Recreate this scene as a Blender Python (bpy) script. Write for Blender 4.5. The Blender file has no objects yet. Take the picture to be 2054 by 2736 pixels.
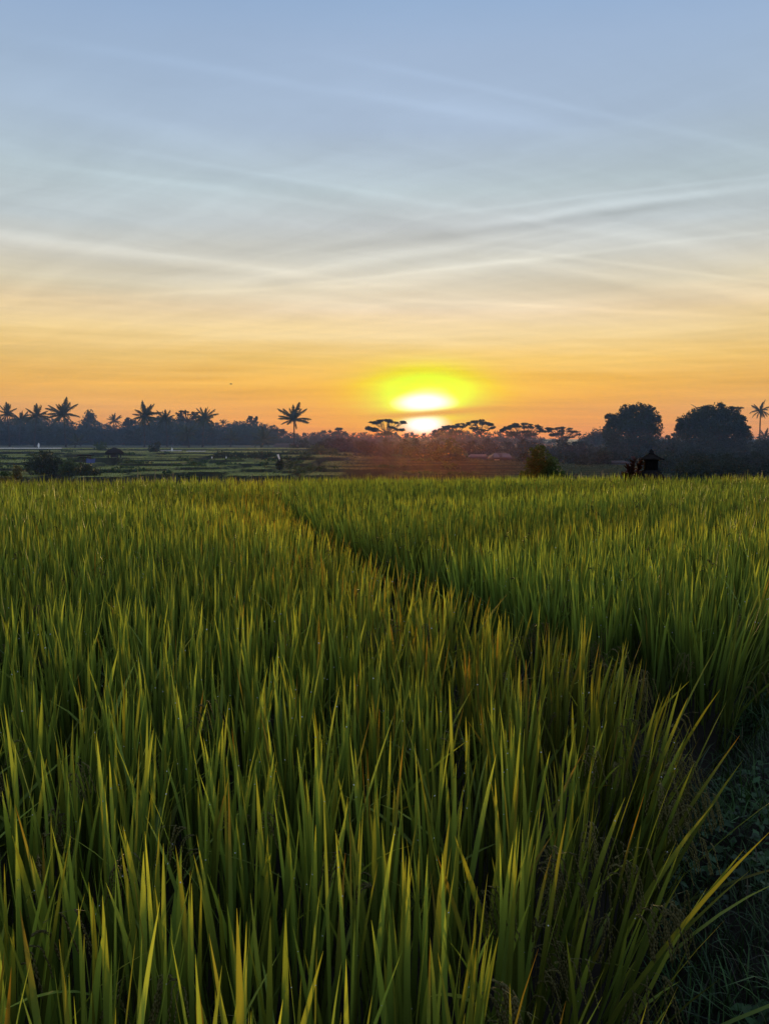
import bpy, math, random
import numpy as np
from mathutils import Vector

R = math.radians
rng = np.random.default_rng(11)
random.seed(5)
sc = bpy.context.scene
COL = sc.collection

# ------------------------------------------------------------------ camera
EYE = 1.95
F = 512 / math.tan(R(33))
PITCH = math.atan(72 / F)
cam = bpy.data.cameras.new('camera')
camo = bpy.data.objects.new('camera', cam)
COL.objects.link(camo)
camo.location = (0, 0, EYE)
camo.rotation_euler = (R(90) - PITCH, 0, 0)
cam.sensor_fit = 'VERTICAL'
cam.sensor_height = 24
cam.lens = 12 / math.tan(R(33))
cam.clip_start = 0.05
cam.clip_end = 8000
sc.camera = camo


def ray(u, v):
    a, b = (u - 384) / F, (512 - v) / F
    c, s = math.cos(PITCH), math.sin(PITCH)
    return np.array([a, c + b * s, b * c - s])


def at(u, v, Y):
    """point of the place at distance Y ahead, as surveyed from the photo (768 x 1024 pixels)"""
    d = ray(u, v)
    return np.array([0, 0, EYE]) + d * (Y / d[1])


def px(Y):
    return Y / F


def lin(r, g, b):
    f = lambda c: (c / 255 / 12.92) if c <= 10 else ((c / 255 + .055) / 1.055) ** 2.4
    return (f(r), f(g), f(b), 1.0)


# ------------------------------------------------------------------ objects
def tag(o, label=None, cat=None, group=None, kind=None):
    if label: o['label'] = label
    if cat: o['category'] = cat
    if group: o['group'] = group
    if kind: o['kind'] = kind
    return o


def empty(name, loc):
    o = bpy.data.objects.new(name, None)
    COL.objects.link(o)
    o.location = loc
    o.empty_display_size = .3
    return o


def mesh_obj(name, V, faces, mat, parent=None, origin=None, col=None, smooth=False):
    """V (n,3) world coords; faces list of int arrays (m,k)"""
    V = np.asarray(V, dtype=np.float64)
    if origin is None:
        origin = np.zeros(3) if parent is None else np.array(parent.location)
    me = bpy.data.meshes.new(name)
    faces = [np.asarray(f, dtype=np.int32) for f in (faces if isinstance(faces, list) else [faces])]
    faces = [f for f in faces if len(f)]
    loops = np.concatenate([f.ravel() for f in faces])
    sizes = np.concatenate([np.full(len(f), f.shape[1], dtype=np.int32) for f in faces])
    starts = np.concatenate([[0], np.cumsum(sizes)[:-1]]).astype(np.int32)
    me.vertices.add(len(V)); me.loops.add(len(loops)); me.polygons.add(len(sizes))
    me.vertices.foreach_set('co', (V - origin).astype(np.float32).ravel())
    me.loops.foreach_set('vertex_index', loops)
    me.polygons.foreach_set('loop_start', starts)
    if smooth:
        me.polygons.foreach_set('use_smooth', np.ones(len(sizes), dtype=bool))
    if col is not None:
        ca = me.color_attributes.new('tone', 'FLOAT_COLOR', 'POINT')
        c4 = np.ones((len(V), 4), dtype=np.float32); c4[:, :3] = col
        ca.data.foreach_set('color', c4.ravel())
    me.update(calc_edges=True)
    me.validate()
    me.materials.append(mat)
    o = bpy.data.objects.new(name, me)
    COL.objects.link(o)
    if parent is not None:
        o.parent = parent
    else:
        o.location = origin
    return o


class MB:
    """collects simple shapes into one mesh"""
    def __init__(s):
        s.V = []; s.Q = []; s.T = []; s.n = 0

    def add(s, V, Q=None, T=None):
        V = np.asarray(V, float)
        if Q is not None and len(Q): s.Q.append(np.asarray(Q, int) + s.n)
        if T is not None and len(T): s.T.append(np.asarray(T, int) + s.n)
        s.V.append(V); s.n += len(V)

    def box(s, c, size, rz=0, taper=1.0):
        x, y, z = np.array(size) / 2
        P = np.array([[-x, -y, -z], [x, -y, -z], [x, y, -z], [-x, y, -z],
                      [-x * taper, -y * taper, z], [x * taper, -y * taper, z], [x * taper, y * taper, z], [-x * taper, y * taper, z]])
        ca, sa = math.cos(rz), math.sin(rz)
        P = P @ np.array([[ca, sa, 0], [-sa, ca, 0], [0, 0, 1]]) + np.array(c)
        s.add(P, [[0, 3, 2, 1], [4, 5, 6, 7], [0, 1, 5, 4], [1, 2, 6, 5], [2, 3, 7, 6], [3, 0, 4, 7]])

    def tube(s, pts, rad, k=7):
        pts = np.asarray(pts, float); n = len(pts)
        rad = np.broadcast_to(rad, (n,))
        t = np.gradient(pts, axis=0); t /= np.linalg.norm(t, axis=1)[:, None] + 1e-9
        ref = np.where(np.abs(t[:, 2:3]) > .9, [[1., 0, 0]], [[0, 0, 1.]])
        a = np.cross(t, ref); a /= np.linalg.norm(a, axis=1)[:, None] + 1e-9
        b = np.cross(t, a)
        th = np.arange(k) / k * 2 * math.pi
        ring = np.cos(th)[None, :, None] * a[:, None] + np.sin(th)[None, :, None] * b[:, None]
        P = (pts[:, None] + ring * rad[:, None, None]).reshape(-1, 3)
        Q = []
        for i in range(n - 1):
            for j in range(k):
                Q.append([i * k + j, i * k + (j + 1) % k, (i + 1) * k + (j + 1) % k, (i + 1) * k + j])
        P = np.vstack([P, pts[0], pts[-1]])
        T = [[n * k, (j + 1) % k, j] for j in range(k)] + [[n * k + 1, (n - 1) * k + j, (n - 1) * k + (j + 1) % k] for j in range(k)]
        s.add(P, Q, T)

    def lathe(s, c, prof, k=12, square=False):
        """profile [(r,z)...]; square=True makes a four sided body"""
        k = 4 if square else k
        th = np.arange(k) / k * 2 * math.pi + (math.pi / 4 if square else 0)
        m = math.sqrt(2) if square else 1
        P = []
        for r, z in prof:
            P.append(np.stack([np.cos(th) * r * m, np.sin(th) * r * m, np.full(k, z)], 1))
        n = len(prof); P = np.vstack(P) + np.array(c)
        Q = [[i * k + j, i * k + (j + 1) % k, (i + 1) * k + (j + 1) % k, (i + 1) * k + j] for i in range(n - 1) for j in range(k)]
        P = np.vstack([P, np.array(c) + [0, 0, prof[0][1]], np.array(c) + [0, 0, prof[-1][1]]])
        T = [[n * k, (j + 1) % k, j] for j in range(k)] + [[n * k + 1, (n - 1) * k + j, (n - 1) * k + (j + 1) % k] for j in range(k)]
        s.add(P, Q, T)

    def build(s, name, mat, parent=None, col=None, smooth=False, origin=None):
        V = np.vstack(s.V)
        fs = []
        if s.Q: fs.append(np.vstack(s.Q))
        if s.T: fs.append(np.vstack(s.T))
        return mesh_obj(name, V, fs, mat, parent, origin, None if col is None else np.broadcast_to(col, (len(V), 3)), smooth)


# ------------------------------------------------------------------ materials
def new_mat(name):
    m = bpy.data.materials.new(name); m.use_nodes = True
    nt = m.node_tree; nt.nodes.clear()
    return m, nt, nt.nodes, nt.links


def leaf_mat(name, base=None, transl=.4, rough=.45, spec=.3, noise=None, tint=(1.25, 1.1, .6)):
    """leaf material, colour from the 'tone' attribute or a base colour"""
    m, nt, N, L = new_mat(name)
    out = N.new('ShaderNodeOutputMaterial')
    if base is None:
        a = N.new('ShaderNodeAttribute'); a.attribute_name = 'tone'; c = a.outputs['Color']
    else:
        a = N.new('ShaderNodeRGB'); a.outputs[0].default_value = (*base, 1); c = a.outputs[0]
    if noise:
        tc = N.new('ShaderNodeTexCoord'); nz = N.new('ShaderNodeTexNoise'); nz.inputs['Scale'].default_value = noise
        L.new(tc.outputs['Object'], nz.inputs['Vector'])
        mr = N.new('ShaderNodeMapRange'); mr.inputs['To Min'].default_value = .45; mr.inputs['To Max'].default_value = 1.55
        L.new(nz.outputs['Fac'], mr.inputs['Value'])
        mx = N.new('ShaderNodeVectorMath'); mx.operation = 'SCALE'
        L.new(c, mx.inputs[0]); L.new(mr.outputs[0], mx.inputs['Scale']); c = mx.outputs[0]
    p = N.new('ShaderNodeBsdfPrincipled')
    p.inputs['Roughness'].default_value = rough; p.inputs['Specular IOR Level'].default_value = spec
    L.new(c, p.inputs['Base Color'])
    t = N.new('ShaderNodeBsdfTranslucent')
    tm = N.new('ShaderNodeVectorMath'); tm.operation = 'MULTIPLY'; tm.inputs[1].default_value = tint
    L.new(c, tm.inputs[0]); L.new(tm.outputs[0], t.inputs['Color'])
    mix = N.new('ShaderNodeMixShader'); mix.inputs[0].default_value = transl
    L.new(p.outputs[0], mix.inputs[1]); L.new(t.outputs[0], mix.inputs[2])
    L.new(mix.outputs[0], out.inputs['Surface'])
    return m


def solid_mat(name, base, rough=.85, noise=3.0, var=.35, spec=.2, bump=0.0, attr=False):
    m, nt, N, L = new_mat(name)
    out = N.new('ShaderNodeOutputMaterial'); p = N.new('ShaderNodeBsdfPrincipled')
    p.inputs['Roughness'].default_value = rough; p.inputs['Specular IOR Level'].default_value = spec
    tc = N.new('ShaderNodeTexCoord'); nz = N.new('ShaderNodeTexNoise')
    nz.inputs['Scale'].default_value = noise; nz.inputs['Detail'].default_value = 6
    L.new(tc.outputs['Object'], nz.inputs['Vector'])
    mr = N.new('ShaderNodeMapRange'); mr.inputs['From Min'].default_value = .25; mr.inputs['From Max'].default_value = .75
    mr.inputs['To Min'].default_value = 1 - var; mr.inputs['To Max'].default_value = 1 + var
    L.new(nz.outputs['Fac'], mr.inputs['Value'])
    mx = N.new('ShaderNodeVectorMath'); mx.operation = 'SCALE'
    if attr:
        a = N.new('ShaderNodeAttribute'); a.attribute_name = 'tone'; L.new(a.outputs['Color'], mx.inputs[0])
    else:
        mx.inputs[0].default_value = base
    L.new(mr.outputs[0], mx.inputs['Scale']); L.new(mx.outputs[0], p.inputs['Base Color'])
    if bump:
        b = N.new('ShaderNodeBump'); b.inputs['Strength'].default_value = bump
        L.new(nz.outputs['Fac'], b.inputs['Height']); L.new(b.outputs[0], p.inputs['Normal'])
    L.new(p.outputs[0], out.inputs['Surface'])
    return m


M = {}
M['rice'] = leaf_mat('rice_leaf', None, .46, .5, .22)
M['crop'] = leaf_mat('terrace_crop', None, .3, .6, .15)
M['turf'] = leaf_mat('bund_grass', None, .25, .5, .3)
M['foliage'] = leaf_mat('foliage', (.032, .046, .020), .18, .6, .12, noise=.35)
M['foliage_green'] = leaf_mat('foliage_green', (.050, .085, .025), .25, .6, .15, noise=.8)
M['foliage_olive'] = leaf_mat('foliage_olive', (.085, .085, .032), .25, .6, .15, noise=.8)
M['foliage_red'] = leaf_mat('foliage_red', (.050, .018, .013), .22, .5, .2, noise=3.0)
M['palm_leaf'] = leaf_mat('palm_leaf', (.038, .050, .018), .15, .55, .15, noise=.5)
M['woods'] = leaf_mat('woods_leaf', (.030, .042, .024), .12, .7, .05, noise=.12)
M['bark'] = solid_mat('bark', (.055, .045, .036), .9, 4, .4)
M['mud'] = solid_mat('paddy_mud', (.014, .011, .007), .9, 5, .5, bump=.3)
M['soil'] = solid_mat('ground_soil', (.045, .052, .026), .95, .6, .5)
M['terrace'] = solid_mat('terrace_soil', (.1, .1, .05), .95, 1.2, .45, spec=.03, attr=True)
M['bund'] = solid_mat('bund_soil', (.022, .024, .016), .9, 9, .5, bump=.4)
M['stone'] = solid_mat('dark_stone', (.016, .016, .017), 1.0, 12, .35, spec=0, bump=.3)
M['thatch'] = solid_mat('dark_thatch', (.018, .016, .015), 1.0, 6, .4, spec=0)
M['wall'] = solid_mat('grey_wall', (.12, .115, .115), .9, 2, .25)
M['wall_dark'] = solid_mat('dark_wall', (.060, .055, .058), .9, 2, .25)
M['roof_pale'] = solid_mat('pale_roof_sheet', (.10, .10, .115), .8, 2, .15)
M['roof_dark'] = solid_mat('dark_roof', (.055, .046, .044), .9, 3, .3)
M['white'] = solid_mat('white_paint', (.72, .72, .70), .7, 5, .1)
M['cloth'] = solid_mat('white_cloth', (.80, .80, .78), .8, 6, .08)
M['tarp'] = solid_mat('blue_tarp', (.055, .075, .20), .6, 3, .2)
M['bamboo'] = solid_mat('bamboo', (.19, .15, .085), .7, 8, .3)
M['feather'] = solid_mat('dark_feathers', (.05, .04, .03), .8, 8, .2)


def water_mat():
    m, nt, N, L = new_mat('paddy_water')
    out = N.new('ShaderNodeOutputMaterial'); p = N.new('ShaderNodeBsdfPrincipled')
    p.inputs['Base Color'].default_value = (.42, .42, .43, 1); p.inputs['Roughness'].default_value = .4  # pale base colour stands in for bright sky reflected in the water
    p.inputs['Specular IOR Level'].default_value = .6
    tc = N.new('ShaderNodeTexCoord'); nz = N.new('ShaderNodeTexNoise'); nz.inputs['Scale'].default_value = 1.5
    b = N.new('ShaderNodeBump'); b.inputs['Strength'].default_value = .05
    L.new(tc.outputs['Object'], nz.inputs['Vector']); L.new(nz.outputs['Fac'], b.inputs['Height']); L.new(b.outputs[0], p.inputs['Normal'])
    L.new(p.outputs[0], out.inputs['Surface'])
    return m


def dew_mat():
    m, nt, N, L = new_mat('dew_water')
    out = N.new('ShaderNodeOutputMaterial'); p = N.new('ShaderNodeBsdfPrincipled')
    p.inputs['Base Color'].default_value = (1, 1, 1, 1); p.inputs['Roughness'].default_value = .03
    p.inputs['Transmission Weight'].default_value = .35; p.inputs['IOR'].default_value = 1.33
    L.new(p.outputs[0], out.inputs['Surface'])
    return m


M['water'] = water_mat()
M['dew'] = dew_mat()

# ------------------------------------------------------------------ sky and sun
SUN_AZ, SUN_EL = 2.9, 2.2          # degrees right of straight ahead, above the horizon


def build_world():
    w = bpy.data.worlds.new('World'); sc.world = w; w.use_nodes = True
    nt = w.node_tree; N, L = nt.nodes, nt.links; N.clear()

    def val(x):
        return x

    def m(op, a, b=None, c=None, clamp=False):
        n = N.new('ShaderNodeMath'); n.operation = op; n.use_clamp = clamp
        for i, x in enumerate((a, b, c)):
            if x is None: continue
            if isinstance(x, (int, float)): n.inputs[i].default_value = x
            else: L.new(x, n.inputs[i])
        return n.outputs[0]

    def vm(op, a, b=None, out=0, scale=None):
        n = N.new('ShaderNodeVectorMath'); n.operation = op
        for i, x in enumerate((a, b)):
            if x is None: continue
            if isinstance(x, (tuple, list)): n.inputs[i].default_value = x
            else: L.new(x, n.inputs[i])
        if scale is not None:
            if isinstance(scale, (int, float)): n.inputs['Scale'].default_value = scale
            else: L.new(scale, n.inputs['Scale'])
        return n.outputs[out]

    def comb(x, y, z):
        n = N.new('ShaderNodeCombineXYZ')
        for i, q in enumerate((x, y, z)):
            if isinstance(q, (int, float)): n.inputs[i].default_value = q
            else: L.new(q, n.inputs[i])
        return n.outputs[0]

    def noise(vec, scale, detail=3, rough=.5):
        n = N.new('ShaderNodeTexNoise'); n.inputs['Scale'].default_value = scale
        n.inputs['Detail'].default_value = detail; n.inputs['Roughness'].default_value = rough
        L.new(vec, n.inputs['Vector']); return n.outputs['Fac']

    def gauss(x, sig):   # exp(-(x/sig)^2)
        q = m('DIVIDE', x, sig)
        return m('EXPONENT', m('MULTIPLY', m('MULTIPLY', q, q), -1.0))

    def ramp(fac, stops):
        n = N.new('ShaderNodeValToRGB'); e = n.color_ramp.elements
        n.color_ramp.interpolation = 'LINEAR'
        while len(e) < len(stops): e.new(.5)
        for el, (p, c) in zip(e, sorted(stops)):
            el.position = p; el.color = lin(*c)
        L.new(fac, n.inputs[0]); return n.outputs[0]

    def mixc(f, a, b, mode='MIX'):
        n = N.new('ShaderNodeMix'); n.data_type = 'RGBA'; n.blend_type = mode; n.clamp_factor = True
        if isinstance(f, (int, float)): n.inputs[0].default_value = f
        else: L.new(f, n.inputs[0])
        for i, q in ((6, a), (7, b)):
            if isinstance(q, tuple): n.inputs[i].default_value = q
            else: L.new(q, n.inputs[i])
        return n.outputs[2]

    tc = N.new('ShaderNodeTexCoord')
    d = vm('NORMALIZE', tc.outputs['Generated'])
    sep = N.new('ShaderNodeSeparateXYZ'); L.new(d, sep.inputs[0])
    x, y, z = sep.outputs
    el = m('MULTIPLY', m('ARCSINE', z), 180 / math.pi)
    az = m('MULTIPLY', m('ARCTAN2', x, y), 180 / math.pi)
    daz = m('SUBTRACT', az, SUN_AZ)

    # wisps of high thin cloud, in the plane of the cloud sheet
    zz = m('ADD', m('MAXIMUM', z, 0.0), .06)
    cx, cy = m('DIVIDE', x, zz), m('DIVIDE', y, zz)
    q1 = comb(m('MULTIPLY', cx, .55), m('MULTIPLY', cy, 1.6), 0.0)
    q2 = comb(m('ADD', m('MULTIPLY', cx, .5), m('MULTIPLY', cy, .16)), m('SUBTRACT', m('MULTIPLY', cy, 1.1), m('MULTIPLY', cx, .7)), 3.0)
    n1 = m('SUBTRACT', noise(q1, 1.1, 5, .55), .5)
    n2 = m('SUBTRACT', noise(q2, 1.0, 5, .55), .5)
    n3 = m('SUBTRACT', noise(comb(m('MULTIPLY', az, .035), m('MULTIPLY', el, .9), 7.0), 1.0, 4, .6), .5)
    low = m('MULTIPLY', gauss(m('SUBTRACT', el, 4.0), 7.0), 1.0)

    elw = m('ADD', el, m('ADD', m('MULTIPLY', n1, 1.4), m('MULTIPLY', n3, m('MULTIPLY', low, 1.2))))
    t = m('DIVIDE', elw, 60.0)
    E = lambda v: (math.degrees(math.atan((512 - v) / F)) - math.degrees(PITCH)) / 60
    sunny = ramp(t, [(0.0, (238, 140, 45)), (E(424), (247, 160, 24)), (E(405), (252, 178, 24)), (E(384), (250, 190, 60)), (E(360), (246, 204, 108)),
                     (E(335), (244, 217, 160)), (E(312), (233, 212, 178)), (E(290), (222, 211, 187)), (E(262), (209, 207, 195)), (E(230), (196, 201, 202)),
                     (E(190), (184, 198, 204)), (E(130), (168, 186, 208)), (E(50), (160, 181, 209)), (E(0), (149, 175, 208)), (.75, (138, 160, 200)), (1.0, (130, 152, 192))])
    aside = ramp(t, [(0.0, (214, 142, 90)), (E(424), (222, 154, 76)), (E(405), (226, 166, 74)), (E(384), (229, 176, 80)), (E(360), (232, 192, 112)),
                     (E(335), (236, 206, 142)), (E(312), (229, 206, 163)), (E(290), (216, 206, 178)), (E(262), (198, 197, 188)), (E(230), (185, 196, 200)),
                     (E(190), (178, 194, 202)), (E(130), (166, 185, 205)), (E(50), (153, 177, 207)), (E(0), (142, 169, 204)), (.75, (130, 154, 195)), (1.0, (124, 147, 188))])
    base = mixc(gauss(daz, 20.0), aside, sunny)
    # behind the viewer the morning sky is dimmer and bluer
    back = m('MULTIPLY', m('SUBTRACT', 1.0, m('ADD', m('MULTIPLY', y, .9), .55, clamp=True)), 1.0, clamp=True)
    base = mixc(back, base, lin(166, 178, 200))

    # streaks: straight bands of cirrus, each a great circle through two sighted points
    dist = m('ADD', m('MULTIPLY', n2, 2.2), m('MULTIPLY', n1, 1.2))
    streak = None
    bands = [  # u1,v1,u2,v2, width deg, fade in u (from,to), amount
        (500, 221, 742, 189, .30, 440, 800, .11), (300, 272, 560, 226, .4, 170, 620, .06), (330, 247, 666, 207, .40, 300, 740, -.085),
        (0, 241, 259, 268, .42, -60, 300, .065), (499, 257, 768, 296, .42, 470, 830, .07), (0, 104, 578, 217, 1.5, -60, 620, .035),
        (600, 227, 768, 269, .5, 560, 830, .045), (287, 296, 490, 262, .5, 200, 600, .05), (360, 88, 601, 139, .7, 330, 660, .030),
        (0, 256, 259, 284, .7, -60, 320, -.035), (500, 268, 768, 312, .8, 440, 830, -.03), (180, 200, 520, 250, .9, 100, 560, .025),
        (0, 330, 384, 322, .5, -60, 480, .03), (384, 320, 768, 305, .6, 330, 830, .03), (0, 385, 300, 379, .25, -60, 330, .04),
        (0, 233, 420, 290, .18, -60, 470, .025), (430, 215, 768, 176, .14, 400, 830, .045), (250, 291, 768, 232, .15, 200, 830, .045), (520, 250, 768, 283, .14, 480, 830, .05),
        (120, 150, 620, 235, .22, 60, 700, .035), (0, 160, 400, 215, .25, -60, 460, .035), (350, 60, 768, 150, .25, 300, 830, .03), (0, 300, 400, 285, .16, -60, 460, .035), (400, 300, 768, 318, .16, 350, 830, .035),
        (60, 40, 500, 120, .3, 0, 560, .025), (0, 349, 330, 360, .35, -60, 380, -.03), (40, 120, 330, 190, 1.2, -60, 420, -.03), (380, 345, 768, 335, .4, 330, 830, -.03),
    ]
    for (u1, v1, u2, v2, wd, f0, f1, amt) in bands:
        a, b = ray(u1, v1), ray(u2, v2)
        n = np.cross(a, b); n /= np.linalg.norm(n)
        off = m('MULTIPLY', m('ARCSINE', vm('DOT_PRODUCT', d, tuple(n), 1)), 180 / math.pi)
        off = m('ADD', off, m('MULTIPLY', dist, wd * 1.1))
        g = gauss(off, wd)
        a0, a1 = math.degrees(math.atan((f0 - 384) / F)), math.degrees(math.atan((f1 - 384) / F))
        mid, half = (a0 + a1) / 2, (a1 - a0) / 2
        win = m('SUBTRACT', 1.0, m('POWER', m('ABSOLUTE', m('DIVIDE', m('SUBTRACT', az, mid), half), None), 3.0), clamp=True)
        k = m('MULTIPLY', m('MULTIPLY', g, win), m('MULTIPLY', m('ADD', .75, n1), amt))
        streak = k if streak is None else m('ADD', streak, k)
    # fine fibres of cirrus drawn out along two directions of the cloud sheet
    def fibre(ax, ay, seed, scale):
        al = m('ADD', m('MULTIPLY', cx, ax), m('MULTIPLY', cy, ay)); ac = m('SUBTRACT', m('MULTIPLY', cy, ax), m('MULTIPLY', cx, ay))
        ac = m('ADD', ac, m('MULTIPLY', n1, .5))
        f = noise(comb(m('MULTIPLY', al, .16), m('MULTIPLY', ac, 2.1), seed), scale, 7, .66)
        return m('SUBTRACT', f, .5)
    fa, fb_ = fibre(.75, -.66, 11.0, 1.7), fibre(.82, .57, 17.0, 1.5)
    hi = m('MULTIPLY', gauss(m('SUBTRACT', el, 13.0), 9.5), 1.0)
    fib = m('MULTIPLY', m('ADD', fa, fb_), m('MULTIPLY', hi, .36))
    soft = m('ADD', m('MULTIPLY', n1, .16), m('MULTIPLY', n2, .12))
    fine = m('MULTIPLY', m('MULTIPLY', n3, low), .42)
    gain = m('ADD', 1.02, m('ADD', m('MULTIPLY', streak, 2.6), m('ADD', fib, m('ADD', soft, fine))))
    sky = vm('SCALE', base, scale=gain)

    # bright air round the rising sun, broken by a bar of cloud
    SU, SV = 424, 419
    def blob(u, v, su, sv, pw=1.0):
        a0 = math.degrees(math.atan((u - 384) / F)); e0 = math.degrees(math.atan((512 - v) / F) - PITCH)
        qa = m('DIVIDE', m('SUBTRACT', az, a0), su * .0727); qe = m('DIVIDE', m('SUBTRACT', el, e0), sv * .0727)
        r2 = m('ADD', m('MULTIPLY', qa, qa), m('MULTIPLY', qe, qe))
        return m('EXPONENT', m('MULTIPLY', m('POWER', r2, pw) if pw != 1.0 else r2, -1.0))
    halo = blob(425, 395, 46, 21, 1.0)
    core1 = m('ADD', blob(423, 403.5, 27, 8.5, 1.5), m('MULTIPLY', blob(428, 393, 28, 10), .35))
    core2 = blob(423, 424, 19, 9, 1.25)
    n = np.cross(ray(392, 416), ray(539, 405)); n /= np.linalg.norm(n)
    boff = m('MULTIPLY', m('ARCSINE', vm('DOT_PRODUCT', d, tuple(n), 1)), 180 / math.pi)
    boff = m('ADD', boff, m('MULTIPLY', n3, .25))
    bar = m('MULTIPLY', gauss(boff, .27), gauss(m('SUBTRACT', az, 3.6), 7.0))
    clear = m('SUBTRACT', 1.0, m('MULTIPLY', bar, .97))
    rip = m('ADD', 1.0, m('MULTIPLY', n3, .9))
    hcol = vm('SCALE', (-.30, .95, -.45), scale=m('MULTIPLY', m('MULTIPLY', halo, clear), rip))
    ycol = vm('SCALE', (.25, .34, -.06), scale=m('MULTIPLY', blob(424, 406, 95, 36), m('SUBTRACT', 1.0, m('MULTIPLY', bar, .5))))
    wcol = vm('SCALE', (.9, 1.1, 1.8), scale=m('MULTIPLY', m('ADD', m('MULTIPLY', core1, 1.0), m('MULTIPLY', core2, 1.0)), clear))
    sky = vm('ADD', sky, vm('ADD', hcol, vm('ADD', vm('SCALE', ycol, scale=.3), wcol)))
    sky = vm('SCALE', sky, scale=m('SUBTRACT', 1.0, m('MULTIPLY', bar, .10)))
    sky = vm('MAXIMUM', sky, (0.0, 0.0, 0.0))
    # below the horizon
    ground = m('MULTIPLY', m('ADD', el, .2), -.8, clamp=True)
    sky = mixc(ground, sky, (.03, .035, .02, 1))

    nis = N.new('ShaderNodeTexSky'); nis.sky_type = 'NISHITA'; nis.sun_disc = False
    nis.sun_elevation = R(SUN_EL); nis.sun_rotation = R(SUN_AZ)
    nis.air_density = 1.0; nis.dust_density = 1.5
    b1 = N.new('ShaderNodeBackground'); L.new(nis.outputs[0], b1.inputs[0]); b1.inputs[1].default_value = .0008
    b2 = N.new('ShaderNodeBackground'); L.new(sky, b2.inputs[0]); b2.inputs[1].default_value = 1.0
    add = N.new('ShaderNodeAddShader'); L.new(b1.outputs[0], add.inputs[0]); L.new(b2.outputs[0], add.inputs[1])
    out = N.new('ShaderNodeOutputWorld'); L.new(add.outputs[0], out.inputs['Surface'])
    w.cycles.sampling_method = 'MANUAL'; w.cycles.sample_map_resolution = 1024


build_world()
sun = bpy.data.lights.new('sun', 'SUN'); suno = bpy.data.objects.new('sun', sun); COL.objects.link(suno)
sun.energy = 4.5; sun.angle = R(.6); sun.color = (1.0, .70, .32)
sdir = Vector((math.sin(R(SUN_AZ)) * math.cos(R(SUN_EL)), math.cos(R(SUN_AZ)) * math.cos(R(SUN_EL)), math.sin(R(SUN_EL))))
suno.rotation_euler = sdir.to_track_quat('Z', 'Y').to_euler()
suno.location = sdir * 50

sc.view_settings.view_transform = 'Standard'
sc.view_settings.look = 'None'
sc.view_settings.exposure = 0
sc.cycles.use_denoising = True
sc.cycles.max_bounces = 8
sc.cycles.transparent_max_bounces = 12
sc.cycles.volume_bounces = 0
sc.cycles.caustics_reflective = False
sc.cycles.caustics_refractive = False

# ------------------------------------------------------------------ terrain
def snoise(x, y, s=1.0, seed=0):
    """cheap smooth noise in about -1..1"""
    r = np.random.default_rng(100 + seed); o = 0
    for k in range(5):
        a = r.uniform(0, 2 * math.pi); f = s * (1.0 + .55 * k); p = r.uniform(0, 6.28)
        o = o + np.sin((x * math.cos(a) + y * math.sin(a)) * f + p) * (.6 ** k)
    return o / 1.6


def Yv(v):
    return 70 * (36 / (v - 440)) ** .5


SLABS = [  # v of the front lip, from u, to u
    (477.5, -80, 26), (477.0, 60, 130), (476.0, 214, 290), (475.5, 293, 345), (474.6, 120, 172), (474.0, -80, 14), (473.3, 120, 176), (471.7, 272, 292), (472.3, 176, 228),
    (469.3, 70, 163), (469.6, 230, 268), (467.6, 164, 223), (469.2, 304, 396), (466.9, 250, 270), (466.3, 203, 229), (468.2, -80, 40),
    (463.5, 111, 175), (464.0, 208, 252), (463.6, 250, 277), (464.0, 281, 308), (465.4, 311, 346), (462.4, -80, 32), (461.8, 247, 277), (465.8, 330, 420),
    (460.2, 198, 246), (459.5, 117, 187), (457.8, 66, 118), (457.8, 116, 201), (457.2, -80, 30), (454.2, 58, 76), (454.2, 117, 147),
    (455.6, 150, 262), (451.6, -80, 62), (452.6, 40, 330), (459.5, 346, 470), (462.6, 340, 500), (465.2, 380, 560), (467.8, 470, 620), (470.0, 540, 850), (472.0, 480, 850),
    (474.3, 400, 850), (476.6, 380, 850), (457.4, 262, 350), (449.2, -120, 330),
]
ZB = -2.3
SL = []
for (v, u0, u1) in SLABS:
    Y = Yv(v)
    SL.append((at(u0, v, Y)[0], at(u1, v, Y)[0], Y, at(384, v, Y)[2]))
SL.sort(key=lambda q: q[2])


def terrace_h(x, y):
    wob = .9 * snoise(x, y * .3, .16, 1) + .22 * snoise(x, y, .9, 2)
    wob2 = .5 * snoise(y, x * .3, .25, 3)
    h = np.full_like(x, ZB); g = np.zeros_like(x)
    for (x0, x1, Y, z) in SL:
        dx = np.minimum(x + wob2 - x0, x1 - x - wob2); dy = y + wob - Y
        rr = 1.6
        ax, ay = np.minimum(dx - rr, 0), np.minimum(dy - rr, 0)
        dd = np.where((ax < 0) & (ay < 0), rr - np.hypot(ax, ay), np.minimum(dx, dy))
        f = np.clip(dd / .55 + .5, 0, 1); f = f * f * (3 - 2 * f)
        hh = ZB + (z - ZB) * f
        upd = hh > h
        g = np.where(upd, f, g)
        h = np.where(upd, hh, h)
    return h, g


def ground_h(x, y):
    x = np.asarray(x, float); y = np.asarray(y, float)
    a = np.interp(y, [-3000, 23, 33, 60, 150, 166, 300, 600, 3000], [-.35, -.35, -3, -3, -3.0, .40, 1.2, 2.5, 3.0])
    return a


def base_z(x, Y):
    """height of whatever one stands on"""
    if 60 < Y < 160:
        h, _ = terrace_h(np.array([x]), np.array([float(Y)])); return float(h[0])
    return float(ground_h(x, Y))


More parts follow.
